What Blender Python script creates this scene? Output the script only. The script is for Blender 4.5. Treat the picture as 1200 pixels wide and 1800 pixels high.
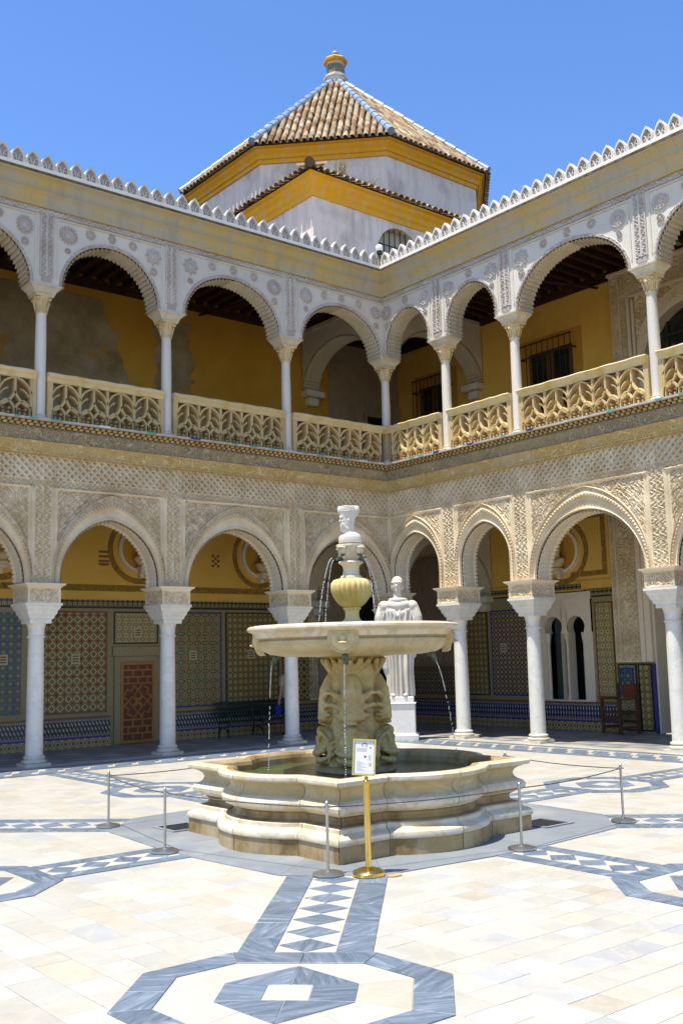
import bpy, bmesh, math, random
import numpy as np
from mathutils import Vector, Matrix

for o in list(bpy.data.objects): bpy.data.objects.remove(o)
SC = bpy.context.scene
COL = SC.collection
random.seed(7); RNG = np.random.default_rng(7)
S = 1.2                                   # plan units (taken off the photo) to metres
PI = math.pi

# ------------------------------------------------------------------ camera, sky, sun, exposure
CP = np.array([-14.74905, -16.40005, 1.65])
YAW, PITCH, ROLL, FPX = math.radians(50.7582), math.radians(8.01625), math.radians(-1.37806), 1798.32
CF = np.array([math.cos(PITCH)*math.cos(YAW), math.cos(PITCH)*math.sin(YAW), math.sin(PITCH)])
_r = np.array([math.sin(YAW), -math.cos(YAW), 0.0]); _u = np.cross(_r, CF)
CR = math.cos(ROLL)*_r + math.sin(ROLL)*_u; CU = -math.sin(ROLL)*_r + math.cos(ROLL)*_u
cam = bpy.data.cameras.new('camera'); camo = bpy.data.objects.new('camera', cam); COL.objects.link(camo)
camo.matrix_world = Matrix(((CR[0], CU[0], -CF[0], CP[0]*S), (CR[1], CU[1], -CF[1], CP[1]*S), (CR[2], CU[2], -CF[2], CP[2]*S), (0, 0, 0, 1)))
cam.sensor_fit = 'VERTICAL'; cam.sensor_height = 36; cam.lens = 36*FPX/1800; cam.clip_start = .1; cam.clip_end = 2000
SC.camera = camo
def proj(P):
    d = np.asarray(P, float)-CP; z = d@CF
    return 600+FPX*(d@CR)/z, 900-FPX*(d@CU)/z, z

SUN_T = (.285, -.012)                     # horizontal travel of a ray per metre of fall
W = bpy.data.worlds.new('World'); SC.world = W; W.use_nodes = True
wn = W.node_tree; bg = wn.nodes['Background']
sky = wn.nodes.new('ShaderNodeTexSky'); sky.sky_type = 'NISHITA'; sky.sun_disc = False
elev = math.atan(1/math.hypot(*SUN_T))
sky.sun_elevation = elev; sky.sun_rotation = math.atan2(-SUN_T[0], -SUN_T[1])
sky.altitude = 0; sky.air_density = 1.0; sky.dust_density = 0.3; sky.ozone_density = 3.0
hs = wn.nodes.new('ShaderNodeHueSaturation'); hs.inputs['Saturation'].default_value = 1.2; hs.inputs['Hue'].default_value = .508; hs.inputs['Value'].default_value = 1.16; wn.links.new(sky.outputs[0], hs.inputs['Color'])
wn.links.new(hs.outputs[0], bg.inputs[0]); bg.inputs[1].default_value = .132
sl = bpy.data.lights.new('sun', 'SUN'); sl.energy = 4.8; sl.angle = math.radians(.53); sl.color = (1, .965, .85)
so = bpy.data.objects.new('sun', sl); COL.objects.link(so)
so.rotation_euler = Vector((SUN_T[0], SUN_T[1], -1)).to_track_quat('-Z', 'Y').to_euler()
SC.view_settings.view_transform = 'Standard'; SC.view_settings.look = 'None'
SC.view_settings.exposure = .7; SC.view_settings.gamma = 1; SC.view_settings.use_curve_mapping = False
SC.render.engine = 'CYCLES'
cy = SC.cycles; cy.use_denoising = True; cy.max_bounces = 8; cy.diffuse_bounces = 6; cy.glossy_bounces = 3; cy.transmission_bounces = 6
cy.caustics_reflective = False; cy.caustics_refractive = False; cy.sample_clamp_indirect = 8

# ------------------------------------------------------------------ materials
class NT:
    def __init__(s, name):
        s.m = bpy.data.materials.new(name); s.m.use_nodes = True; s.t = s.m.node_tree
        s.b = s.t.nodes['Principled BSDF']; s.tc = s.t.nodes.new('ShaderNodeTexCoord')
        oi = s.t.nodes.new('ShaderNodeObjectInfo'); s.rand = oi.outputs['Random']; va = s.t.nodes.new('ShaderNodeVectorMath'); va.operation = 'MULTIPLY_ADD'
        s.t.links.new(s.rand, va.inputs[0]); va.inputs[1].default_value = (17, 23, 31); s.t.links.new(s.tc.outputs['Object'], va.inputs[2]); s.co = va.outputs[0]   # each piece of stone its own figure
    def n(s, ty, **kw):
        x = s.t.nodes.new('ShaderNode'+ty)
        for k, v in kw.items(): setattr(x, k, v)
        return x
    def l(s, a, b): s.t.links.new(a, b)
    def put(s, sock, v):
        if hasattr(v, 'links') or hasattr(v, 'is_linked'): s.l(v, sock)
        else: sock.default_value = v if not (isinstance(v, tuple) and len(v) == 3 and sock.type == 'RGBA') else (*v, 1)
    def math(s, op, a, b=0.0, c=0.0):
        x = s.n('Math', operation=op)
        for i, v in enumerate((a, b, c)): s.put(x.inputs[i], v)
        return x.outputs[0]
    def coord(s, scale=(1, 1, 1), rot=(0, 0, 0)):
        mp = s.n('Mapping'); s.l(s.co, mp.inputs[0]); mp.inputs['Scale'].default_value = scale; mp.inputs['Rotation'].default_value = rot
        return mp.outputs[0]
    def noise(s, scale, detail=4, rough=.55, vec=None, dist=0.0):
        x = s.n('TexNoise'); x.inputs['Scale'].default_value = scale; x.inputs['Detail'].default_value = detail; x.inputs['Roughness'].default_value = rough
        x.inputs['Distortion'].default_value = dist; s.l(vec if vec is not None else s.co, x.inputs['Vector']); return x.outputs['Fac']
    def ramp(s, fac, stops, const=False):
        x = s.n('ValToRGB'); r = x.color_ramp
        if const: r.interpolation = 'CONSTANT'
        while len(r.elements) > 1: r.elements.remove(r.elements[-1])
        r.elements[0].position = stops[0][0]; r.elements[0].color = tuple(stops[0][1])+(1,) if len(stops[0][1]) == 3 else stops[0][1]
        for p, c in stops[1:]:
            e = r.elements.new(p); e.color = tuple(c)+(1,)
        s.l(fac, x.inputs[0]); return x.outputs[0]
    def rng(s, fac, lo, hi, a=0.0, b=1.0):
        x = s.n('MapRange'); s.l(fac, x.inputs[0]); x.inputs[1].default_value = lo; x.inputs[2].default_value = hi; x.inputs[3].default_value = a; x.inputs[4].default_value = b
        return x.outputs[0]
    def mix(s, fac, a, b, mode='MIX'):
        x = s.n('Mix', data_type='RGBA', blend_type=mode)
        s.put(x.inputs[0], fac); s.put(x.inputs[6], a); s.put(x.inputs[7], b); return x.outputs[2]
    def bump(s, h, dist=.01, strength=1.0):
        x = s.n('Bump'); x.inputs['Distance'].default_value = dist; x.inputs['Strength'].default_value = strength; s.l(h, x.inputs['Height'])
        prev = s.b.inputs['Normal'].links
        if prev: s.l(prev[0].from_socket, x.inputs['Normal'])
        s.l(x.outputs[0], s.b.inputs['Normal'])
    def fin(s, col, rough=.6, spec=.5, metal=0.0):
        s.put(s.b.inputs['Base Color'], col); s.put(s.b.inputs['Roughness'], rough); s.b.inputs['Specular IOR Level'].default_value = spec
        s.b.inputs['Metallic'].default_value = metal
        return s.m

def stone(name, c1, c2, scale=1.5, rough=.6, bump=.004, vein=None, stain=None, spec=.4, tint=False, fine=40, streak=None):
    k = NT(name)
    if tint:
        at = k.n('Attribute', attribute_name='tint'); base = at.outputs['Color']
        col = k.mix(k.rng(k.noise(scale, 6), .3, .7), base, k.mix(1.0, base, c2, 'MULTIPLY'))
    else:
        col = k.mix(k.rng(k.noise(scale, 6, .6), .3, .7), c1, c2)
    if vein:
        vc, vs, amt = vein
        n = k.noise(vs, 6, .6, dist=1.6)
        v = k.math('ABSOLUTE', k.math('SUBTRACT', n, .5))
        col = k.mix(k.math('MULTIPLY', k.rng(v, 0, .045, 1, 0), amt), col, vc)
    if stain:
        stc, sts, lo, hi, amt = stain
        n = k.noise(sts, 5, .62)
        col = k.mix(k.rng(n, lo, hi, 0, amt), col, stc)
    if streak:
        stc, amt = streak
        n = k.noise(1.0, 5, .65, vec=k.coord((5, 5, .55)))
        col = k.mix(k.rng(n, .48, .72, 0, amt), col, stc)
    f = k.noise(fine, 3)
    col = k.mix(k.rng(f, .25, .75, 0, .16), col, k.mix(1.0, col, (.55, .5, .45), 'MULTIPLY'))
    col = k.mix(1.0, col, k.math('ADD', k.math('MULTIPLY', k.rand, .14), .9), 'MULTIPLY')
    k.bump(k.noise(fine*.7, 5), bump)
    return k.fin(col, rough, spec)

M = {}
CREAM = (.76, .69, .57)
M['marble_tile'] = stone('marble_tile', CREAM, (.93, .9, .86), 3.2, .42, .0008, vein=((.62, .5, .36), 1.6, .3), tint=True, spec=.4, stain=((.36, .28, .19), 1.7, .56, .8, .42))
M['inlay'] = None
def inlay():
    k = NT('blue_grey_marble')
    at = k.n('Attribute', attribute_name='tint')
    rot = k.n('VectorRotate', rotation_type='Z_AXIS'); k.l(k.tc.outputs['Object'], rot.inputs[0])
    sep = k.n('SeparateColor'); k.l(at.outputs['Color'], sep.inputs[0])
    k.l(k.math('MULTIPLY', sep.outputs[0], 6.28), rot.inputs['Angle'])
    mp = k.n('Mapping'); k.l(rot.outputs[0], mp.inputs[0]); mp.inputs['Scale'].default_value = (3, 22, 3)
    n = k.noise(1.0, 6, .65, vec=mp.outputs[0], dist=.9)
    c = k.ramp(n, [(.28, (.065, .09, .125)), (.47, (.115, .145, .185)), (.6, (.17, .2, .24)), (.76, (.38, .4, .42))])
    c = k.mix(1.0, c, k.math('ADD', k.math('MULTIPLY', sep.outputs[1], .5), .75), 'MULTIPLY')
    k.bump(k.noise(60, 3), .0008)
    return k.fin(c, .42, .4)
M['inlay'] = inlay()
M['bed'] = stone('mortar_bed', (.2, .16, .12), (.3, .25, .19), 4, .9)
M['gallery_tile'] = stone('gallery_tile', CREAM, (.8, .78, .75), 4, .38, .001, tint=True)
M['platform'] = stone('platform_slate', (.17, .19, .21), (.23, .245, .26), 2.5, .55, .002, stain=((.42, .4, .37), 1.2, .5, .75, .5))
M['column'] = stone('column_marble', (.8, .755, .665), (.72, .685, .615), 2.2, .4, .001, vein=((.45, .44, .43), 1.5, .3), stain=((.62, .5, .33), 1.1, .6, .8, .35))
M['column_base'] = stone('column_base_marble', (.62, .55, .43), (.74, .68, .57), 5, .55, .003, stain=((.42, .31, .16), 3, .5, .75, .5))
M['old_capital'] = stone('ochre_capital', (.66, .49, .22), (.72, .6, .38), 8, .6, .004, stain=((.4, .28, .1), 6, .5, .75, .5))
M['upper_shaft'] = stone('upper_shaft_marble', (.7, .66, .58), (.76, .69, .58), 2.4, .45, .002, stain=((.55, .36, .2), 1.4, .58, .75, .4))
M['stucco'] = stone('carved_stucco', (.6, .5, .4), (.72, .64, .54), 2.2, .85, .006, fine=55, tint=True, spec=.15)
M['stucco_plain'] = stone('stucco_moulding', (.74, .63, .46), (.8, .7, .54), 2.5, .8, .003, spec=.2)
M['upper_plaster'] = stone('lime_plaster', (.73, .665, .55), (.64, .59, .5), 1.8, .85, .003, stain=((.64, .52, .36), 1.6, .55, .75, .4), spec=.15)
M['upper_relief'] = stone('lime_relief', (.6, .52, .46), (.68, .61, .54), 6, .85, .008, stain=((.5, .3, .22), 7, .52, .7, .5), fine=60, spec=.15)
M['soffit'] = stone('ribbed_soffit', (.62, .54, .4), (.7, .63, .5), 4, .8, .003, streak=((.4, .3, .18), .4), spec=.2)
M['cornice'] = stone('stained_cornice', (.52, .44, .29), (.46, .41, .32), .9, .85, .003, stain=((.6, .42, .1), 1.1, .42, .62, .85), streak=((.36, .33, .27), .65), spec=.15)
M['lichen'] = stone('lichen_edge', (.06, .05, .035), (.25, .19, .08), 9, .95, .01)
M['merlon'] = stone('merlon_stone', (.7, .64, .56), (.76, .71, .64), 3, .85, .004, stain=((.5, .38, .2), 2.2, .6, .78, .5), spec=.15)
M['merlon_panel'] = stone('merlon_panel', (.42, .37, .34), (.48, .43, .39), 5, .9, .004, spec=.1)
M['rail'] = stone('balustrade_stone', (.68, .53, .26), (.74, .62, .38), 3.5, .85, .006, stain=((.55, .37, .06), 3.4, .5, .68, .7), spec=.15)
M['tracery'] = stone('tracery_stone', (.58, .42, .19), (.66, .5, .26), 3, .9, .006, stain=((.34, .24, .12), 2.6, .52, .75, .55), spec=.1)
M['chimney'] = None

def scroll(name, c1, c2, c3, sc):
    """carved running scroll band"""
    k = NT(name)
    n = k.n('TexVoronoi', feature='DISTANCE_TO_EDGE'); n.inputs['Scale'].default_value = sc
    w = k.noise(sc*.8, 3); ad = k.n('VectorMath', operation='ADD'); k.l(k.tc.outputs['Object'], ad.inputs[0])
    cmb = k.n('CombineXYZ'); k.l(k.math('MULTIPLY', w, .12), cmb.inputs[0]); k.l(k.math('MULTIPLY', w, .12), cmb.inputs[1]); k.l(k.math('MULTIPLY', w, .2), cmb.inputs[2])
    k.l(cmb.outputs[0], ad.inputs[1]); k.l(ad.outputs[0], n.inputs['Vector'])
    r = k.math('SINE', k.math('MULTIPLY', n.outputs['Distance'], 46))
    f = k.rng(r, -.5, .6)
    col = k.mix(f, c2, c1)
    col = k.mix(k.rng(k.noise(1.7, 5), .45, .7, 0, .65), col, c3)
    k.bump(f, .02, .9)
    return k.fin(col, .85, .15)
M['gold'] = scroll('gilded_frieze', (.72, .54, .24), (.46, .31, .11), (.66, .56, .38), 7)
M['grey_carved'] = scroll('weathered_frieze', (.5, .41, .27), (.2, .16, .1), (.52, .4, .2), 8)
M['yellow'] = stone('ochre_plaster', (.7, .42, .075), (.76, .48, .12), 1.3, .85, .003, stain=((.5, .26, .05), 1.1, .52, .75, .5), spec=.15)
M['ochre_deep'] = stone('deep_ochre_plaster', (.52, .27, .035), (.58, .33, .06), 1.3, .85, .003, spec=.15)
M['painted_band'] = scroll('painted_garland', (.56, .32, .07), (.2, .11, .03), (.5, .28, .06), 9)
M['painted_dark'] = stone('painted_charge', (.16, .1, .035), (.22, .14, .05), 8, .85)
M['painted_pale'] = stone('painted_pale', (.5, .42, .27), (.56, .48, .32), 8, .85)
M['wood_dark'] = stone('dark_timber', (.035, .015, .008), (.07, .03, .014), 3, .7, .004, spec=.2)
M['wood_door'] = stone('door_wood', (.36, .14, .028), (.43, .18, .04), 5, .5, .003, streak=((.16, .06, .02), .5))
M['wood_panel'] = stone('door_panel_wood', (.11, .032, .012), (.15, .045, .016), 6, .5, .003)
M['wood_window'] = stone('window_wood', (.13, .055, .025), (.19, .085, .035), 5, .6, .003)
M['iron'] = stone('wrought_iron', (.02, .018, .017), (.035, .028, .024), 20, .6, .002)
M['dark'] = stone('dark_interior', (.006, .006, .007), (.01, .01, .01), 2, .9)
M['teal'] = stone('painted_shutter', (.03, .06, .055), (.045, .08, .07), 4, .6)
def fresco():
    k = NT('fresco_plaster')
    sp = k.n('SeparateXYZ'); k.l(k.tc.outputs['Object'], sp.inputs[0]); x, z = sp.outputs[0], sp.outputs[2]
    OB = k.tc.outputs['Object']; n = k.noise(.9, 5, .5, OB); n2 = k.noise(3.2, 4, .55, OB)
    edge = k.math('ADD', x, k.math('ADD', k.math('MULTIPLY', z, .35), k.math('MULTIPLY', k.math('SUBTRACT', n, .5), 2.4)))
    m1 = k.rng(edge, -2.2, -2.17, 1, 0)                       # old painted coat left of a ragged line
    e2 = k.math('ADD', k.math('ABSOLUTE', k.math('ADD', x, 3.75)), k.math('MULTIPLY', k.math('SUBTRACT', n2, .5), .8))
    m2 = k.math('MULTIPLY', k.rng(e2, .42, .44, 1, 0), k.math('MULTIPLY', k.rng(z, 7.3, 7.32), k.rng(z, 9.05, 9.07, 1, 0)))
    crack = k.math('MULTIPLY', k.math('MAXIMUM', k.rng(k.math('ABSOLUTE', k.math('SUBTRACT', k.noise(1.1, 6, .6), .5)), .006, .012), k.rng(k.noise(.7, 2), .44, .46)), k.rng(z, 9.2, 9.21, 1, 0))
    m = k.math('MULTIPLY', k.math('MAXIMUM', m1, m2), crack)
    old = k.mix(k.rng(k.noise(2.0, 7, .65), .35, .65), (.24, .18, .09), (.4, .32, .2))
    old = k.mix(k.rng(k.noise(.8, 4), .5, .7, 0, .5), old, (.2, .12, .09))
    och = k.mix(k.rng(k.noise(1.2, 4), .35, .65), (.46, .24, .03), (.54, .3, .045))
    k.bump(m, .012); k.bump(k.noise(14, 5), .004)
    return k.fin(k.mix(m, och, old), .9, .15)
M['fresco'] = fresco()
M['tower_wall'] = stone('limewashed_wall', (.86, .69, .58), (.9, .76, .66), .9, .9, .006, stain=((.36, .32, .28), .8, .5, .72, .7), streak=((.48, .38, .32), .6), spec=.1)
M['tower_ochre'] = stone('ochre_cornice', (.82, .36, .012), (.84, .42, .03), 1.1, .85, .004, stain=((.5, .34, .14), 1.6, .55, .75, .6), streak=((.6, .52, .4), .35), spec=.12)
M['roof_tile'] = stone('roof_tile_clay', CREAM, (.62, .62, .6), 3, .9, .006, tint=True, spec=.1, stain=((.2, .13, .08), 2, .55, .8, .55))
M['roof_bed'] = stone('roof_channel_clay', (.08, .05, .03), (.14, .09, .05), 3, .95, .01)
M['glazed_blue'] = stone('glazed_ridge_tile', (.17, .25, .38), (.34, .4, .46), 2.5, .35, .003, stain=((.45, .4, .34), 2.5, .55, .7, .6))
M['marble'] = stone('fountain_marble', (.64, .53, .32), (.52, .41, .2), 1.6, .45, .003, vein=((.4, .33, .2), 2.0, .6), stain=((.46, .29, .06), 1.7, .46, .74, .75), streak=((.55, .42, .17), .45), spec=.35)
M['marble_white'] = stone('rim_marble', (.72, .65, .52), (.64, .54, .37), 2.4, .42, .002, vein=((.42, .35, .25), 1.8, .55), stain=((.52, .36, .12), 2.6, .48, .7, .65), spec=.35)
M['marble_olive'] = stone('pedestal_carving', (.56, .45, .22), (.46, .35, .13), 3.2, .45, .004, vein=((.3, .22, .1), 3, .5), stain=((.36, .2, .03), 4, .48, .7, .8), streak=((.3, .22, .08), .5), spec=.35)
M['marble_wet'] = stone('stained_marble', (.33, .21, .08), (.44, .32, .16), 2.6, .5, .004, stain=((.15, .075, .015), 3.4, .45, .68, .8), streak=((.56, .47, .32), .6), spec=.35)
M['marble_ochre'] = stone('ochre_marble', (.7, .48, .13), (.77, .63, .34), 2.6, .45, .002, stain=((.42, .22, .02), 3, .5, .75, .6), streak=((.66, .45, .1), .7), spec=.35)
M['statue'] = stone('statue_marble', (.69, .635, .56), (.6, .54, .46), 4, .55, .002, stain=((.55, .42, .25), 3, .58, .78, .35), spec=.3)
M['pedestal'] = stone('pedestal_marble', (.72, .69, .66), (.78, .74, .69), 2, .45, .001, vein=((.55, .5, .45), 2, .3), stain=((.6, .48, .3), 2, .6, .8, .3), spec=.35)
def metal(name, c, r, m=1.0):
    k = NT(name); k.bump(k.noise(30, 3), .0006); return k.fin(k.mix(k.rng(k.noise(7, 4), .3, .7), c, tuple(x*.8 for x in c)), r, .5, m)
M['brass'] = metal('polished_brass', (.83, .58, .16), .22)
M['steel'] = metal('brushed_steel', (.5, .48, .44), .38)
M['bronze'] = metal('verdigris_bronze', (.13, .17, .13), .7, .3)
M['rope'] = stone('barrier_cord', (.07, .055, .045), (.12, .1, .085), 30, .8)
M['paper'] = stone('printed_sheet', (.72, .7, .66), (.76, .74, .71), 3, .5, .0002)
M['print'] = stone('dark_print', (.05, .045, .04), (.08, .07, .06), 20, .6)
M['print_grey'] = stone('grey_print', (.45, .44, .43), (.5, .48, .47), 20, .6)
M['print_red'] = stone('red_print', (.35, .05, .04), (.4, .07, .05), 20, .6)
M['green_iron'] = stone('green_painted_iron', (.008, .03, .022), (.012, .04, .03), 10, .4, .001)
M['leather'] = stone('oxblood_leather', (.16, .04, .02), (.22, .06, .028), 8, .5, .003)
M['chair_wood'] = stone('chair_walnut', (.08, .035, .018), (.12, .055, .028), 8, .5, .002)
M['skin'] = stone('skin', (.42, .23, .15), (.46, .26, .18), 8, .55, .001)
M['shirt'] = stone('sand_cotton', (.42, .35, .2), (.46, .39, .24), 6, .9, .003)
M['jeans'] = stone('blue_denim', (.02, .045, .085), (.03, .06, .11), 8, .9, .003)
M['blue_cloth'] = stone('royal_blue_cloth', (.012, .012, .23), (.02, .02, .3), 6, .7, .003)
M['hair'] = stone('dark_hair', (.03, .018, .012), (.05, .03, .02), 30, .7, .003)
M['leaf'] = stone('weed_leaf', (.12, .2, .02), (.2, .28, .04), 6, .6, .001)
M['dry_grass'] = stone('dry_grass', (.42, .33, .16), (.5, .4, .2), 6, .8, .001)
M['white_paint'] = stone('white_enamel', (.74, .74, .73), (.78, .78, .77), 6, .35, .0005)
M['glass'] = None
def water():
    k = NT('pool_water')
    v = k.coord((1, 1, 1)); n = k.noise(9, 3, .5, dist=.6); n2 = k.noise(26, 2)
    k.bump(n, .03); k.bump(n2, .006)
    k.b.inputs['Transmission Weight'].default_value = .75; k.b.inputs['IOR'].default_value = 1.33
    return k.fin((.3, .36, .12), .03, .5)
M['water'] = water()
def drops():
    k = NT('falling_water'); k.b.inputs['Transmission Weight'].default_value = .5; k.b.inputs['IOR'].default_value = 1.33
    return k.fin((.92, .93, .92), .12, .8)
M['drops'] = drops()
def paneglass():
    k = NT('window_glass'); return k.fin(k.mix(k.noise(3), (.012, .014, .015), (.02, .022, .024)), .08, .6)
M['glass'] = paneglass()

def azulejo(name, axis, cell, stops, k1=0.0, n1=4, stops2=None, k2=0.0, n2=4, diamond=0.0, gain=1.0, off=(0, 0), skew=0.0):
    """glazed tile repeat: concentric star/circle/lozenge motif on a square cell, second motif on the half-cell"""
    k = NT(name)
    sp = k.n('SeparateXYZ'); k.l(k.tc.outputs['Object'], sp.inputs[0])
    U, V = sp.outputs[axis], sp.outputs[2]
    if skew: U = k.math('ADD', U, k.math('MULTIPLY', V, skew))
    cu, cv = cell if isinstance(cell, tuple) else (cell, cell)
    def motif(shift, kk, nn, dm):
        a = k.math('SUBTRACT', k.math('FRACT', k.math('ADD', k.math('DIVIDE', U, cu), 100+off[0]+shift)), .5)
        b = k.math('SUBTRACT', k.math('FRACT', k.math('ADD', k.math('DIVIDE', V, cv), 100+off[1]+shift)), .5)
        r = k.math('SQRT', k.math('ADD', k.math('MULTIPLY', a, a), k.math('MULTIPLY', b, b)))
        if dm:
            d = k.math('ADD', k.math('ABSOLUTE', a), k.math('ABSOLUTE', b))
            r = k.math('ADD', k.math('MULTIPLY', r, 1-dm), k.math('MULTIPLY', d, dm))
        if kk:
            th = k.math('ARCTAN2', b, a)
            r = k.math('MULTIPLY', r, k.math('ADD', 1.0, k.math('MULTIPLY', k.math('COSINE', k.math('MULTIPLY', th, nn)), kk)))
        return r
    r = motif(0, k1, n1, diamond)
    col = k.ramp(r, stops, True)
    if stops2:
        r2 = motif(.5, k2, n2, 0); lim = stops2[-1][0]
        c2 = k.ramp(r2, stops2, True)
        col = k.mix(k.math('LESS_THAN', r2, lim), col, c2)
    n = k.noise(1.3, 4); col = k.mix(k.rng(n, .4, .7, 0, .35), col, k.mix(1.0, col, (.75, .55, .35), 'MULTIPLY'))
    n2_ = k.noise(28, 3); col = k.mix(k.rng(n2_, .55, .8, 0, .35), col, (.3, .24, .15))
    k.bump(k.noise(20, 3), .002)
    return k.fin(col, .3, .5)
CRM, GRN, BRN, BLU, ORG, BLK = (.56, .46, .22), (.03, .11, .035), (.22, .105, .025), (.03, .065, .26), (.4, .15, .02), (.035, .03, .02)
AZ = {}
for ax, nm in ((0, 'left'), (1, 'right')):
    AZ['lozenge', ax] = azulejo('lozenge_glaze_'+nm, ax, .172, [(0, CRM), (.05, GRN), (.27, BRN), (.33, CRM), (.4, CRM), (.46, BRN), (.8, BLK)], diamond=1.0)
    AZ['star', ax] = azulejo('star_glaze_'+nm, ax, .2, [(0, CRM), (.06, BRN), (.16, BLU), (.2, CRM), (.26, BRN), (.4, CRM), (.44, GRN)], .22, 8, [(0, GRN), (.07, CRM), (.13, BLK), (.17, BLK)], .25, 4)
    AZ['ring', ax] = azulejo('ring_glaze_'+nm, ax, .135, [(0, ORG), (.1, CRM), (.17, BRN), (.28, CRM), (.35, GRN), (.46, BRN)], .1, 8, [(0, CRM), (.07, BLK), (.12, BLK)])
    AZ['rosette', ax] = azulejo('rosette_glaze_'+nm, ax, .15, [(0, GRN), (.13, CRM), (.3, BRN), (.36, CRM), (.42, (.24, .19, .09))], .12, 6, [(0, CRM), (.09, GRN)], .2, 4)
    AZ['bloom', ax] = azulejo('bloom_glaze_'+nm, ax, .15, [(0, CRM), (.05, ORG), (.17, GRN), (.34, (.02, .045, .16)), (.46, (.03, .09, .1))], .2, 4, [(0, ORG), (.08, GRN), (.15, (.02, .04, .17)), (.24, BLU)], .2, 8)
    AZ['net', ax] = azulejo('net_glaze_'+nm, ax, (.12, .105), [(0, CRM), (.1, BRN), (.2, CRM), (.29, (.07, .06, .07)), (.5, (.1, .08, .08))], .12, 6, [(0, CRM), (.06, CRM), (.13, BLK), (.16, BLK)])
    AZ['dart', ax] = azulejo('dart_glaze_'+nm, ax, (.075, .1), [(0, (.5, .5, .48)), (.26, BLU if ax else (.05, .07, .12)), (.45, BLK)], .3, 2, diamond=.8, skew=.5 if ax == 0 else 0)
    AZ['bead', ax] = azulejo('bead_glaze_'+nm, ax, (.05, .05), [(0, CRM), (.26, BLU), (.45, BRN)])
    AZ['foot', ax] = azulejo('foot_glaze_'+nm, ax, (.16, .17), [(0, BLK), (.16, CRM), (.24, BRN), (.36, CRM), (.47, BRN)], .35, 4)
    AZ['crest', ax] = azulejo('crest_glaze_'+nm, ax, (.11, .13), [(0, CRM), (.13, BLK), (.3, CRM), (.38, BLK)], .1, 4)
M['az_blue'] = stone('cobalt_glaze', (.02, .035, .19), (.03, .05, .26), 6, .3, .002)
M['az_green'] = stone('green_black_glaze', (.012, .03, .02), (.02, .05, .035), 6, .3, .002)
M['az_brown'] = stone('umber_glaze', (.16, .065, .015), (.2, .09, .02), 6, .3, .002)
M['az_border'] = stone('mosaic_border', (.38, .29, .12), (.2, .16, .08), 28, .35, .003, stain=((.3, .26, .18), 40, .5, .6, .7))
M['az_black'] = stone('black_glaze', (.012, .012, .014), (.02, .02, .022), 6, .3, .002)
M['turquoise'] = stone('turquoise_glaze', (.06, .36, .3), (.1, .42, .36), 6, .3, .002)
M['slab_edge'] = stone('slab_edge', (.52, .48, .44), (.62, .57, .5), 4, .8, .004, stain=((.3, .2, .15), 8, .5, .7, .7))
def scales():
    k = NT('scale_band')
    sp = k.n('SeparateXYZ'); k.l(k.tc.outputs['Object'], sp.inputs[0])
    u = k.math('ADD', sp.outputs[0], sp.outputs[1]); v = k.math('MULTIPLY', sp.outputs[2], 1.0)
    row = k.math('FLOOR', k.math('DIVIDE', v, .045))
    a = k.math('SUBTRACT', k.math('FRACT', k.math('ADD', k.math('DIVIDE', u, .11), k.math('MULTIPLY', row, .5))), .5)
    b = k.math('FRACT', k.math('DIVIDE', v, .045))
    d = k.math('ADD', k.math('MULTIPLY', k.math('ABSOLUTE', a), 1.7), k.math('MULTIPLY', k.math('ABSOLUTE', k.math('SUBTRACT', b, .5)), .7))
    f = k.rng(d, .62, .78, 1, 0)
    col = k.mix(f, (.06, .045, .03), k.mix(k.rng(k.noise(5, 4), .4, .65), (.5, .36, .12), (.42, .22, .07)))
    k.bump(f, .02); return k.fin(col, .7, .2)
M['scales'] = scales()

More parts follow.
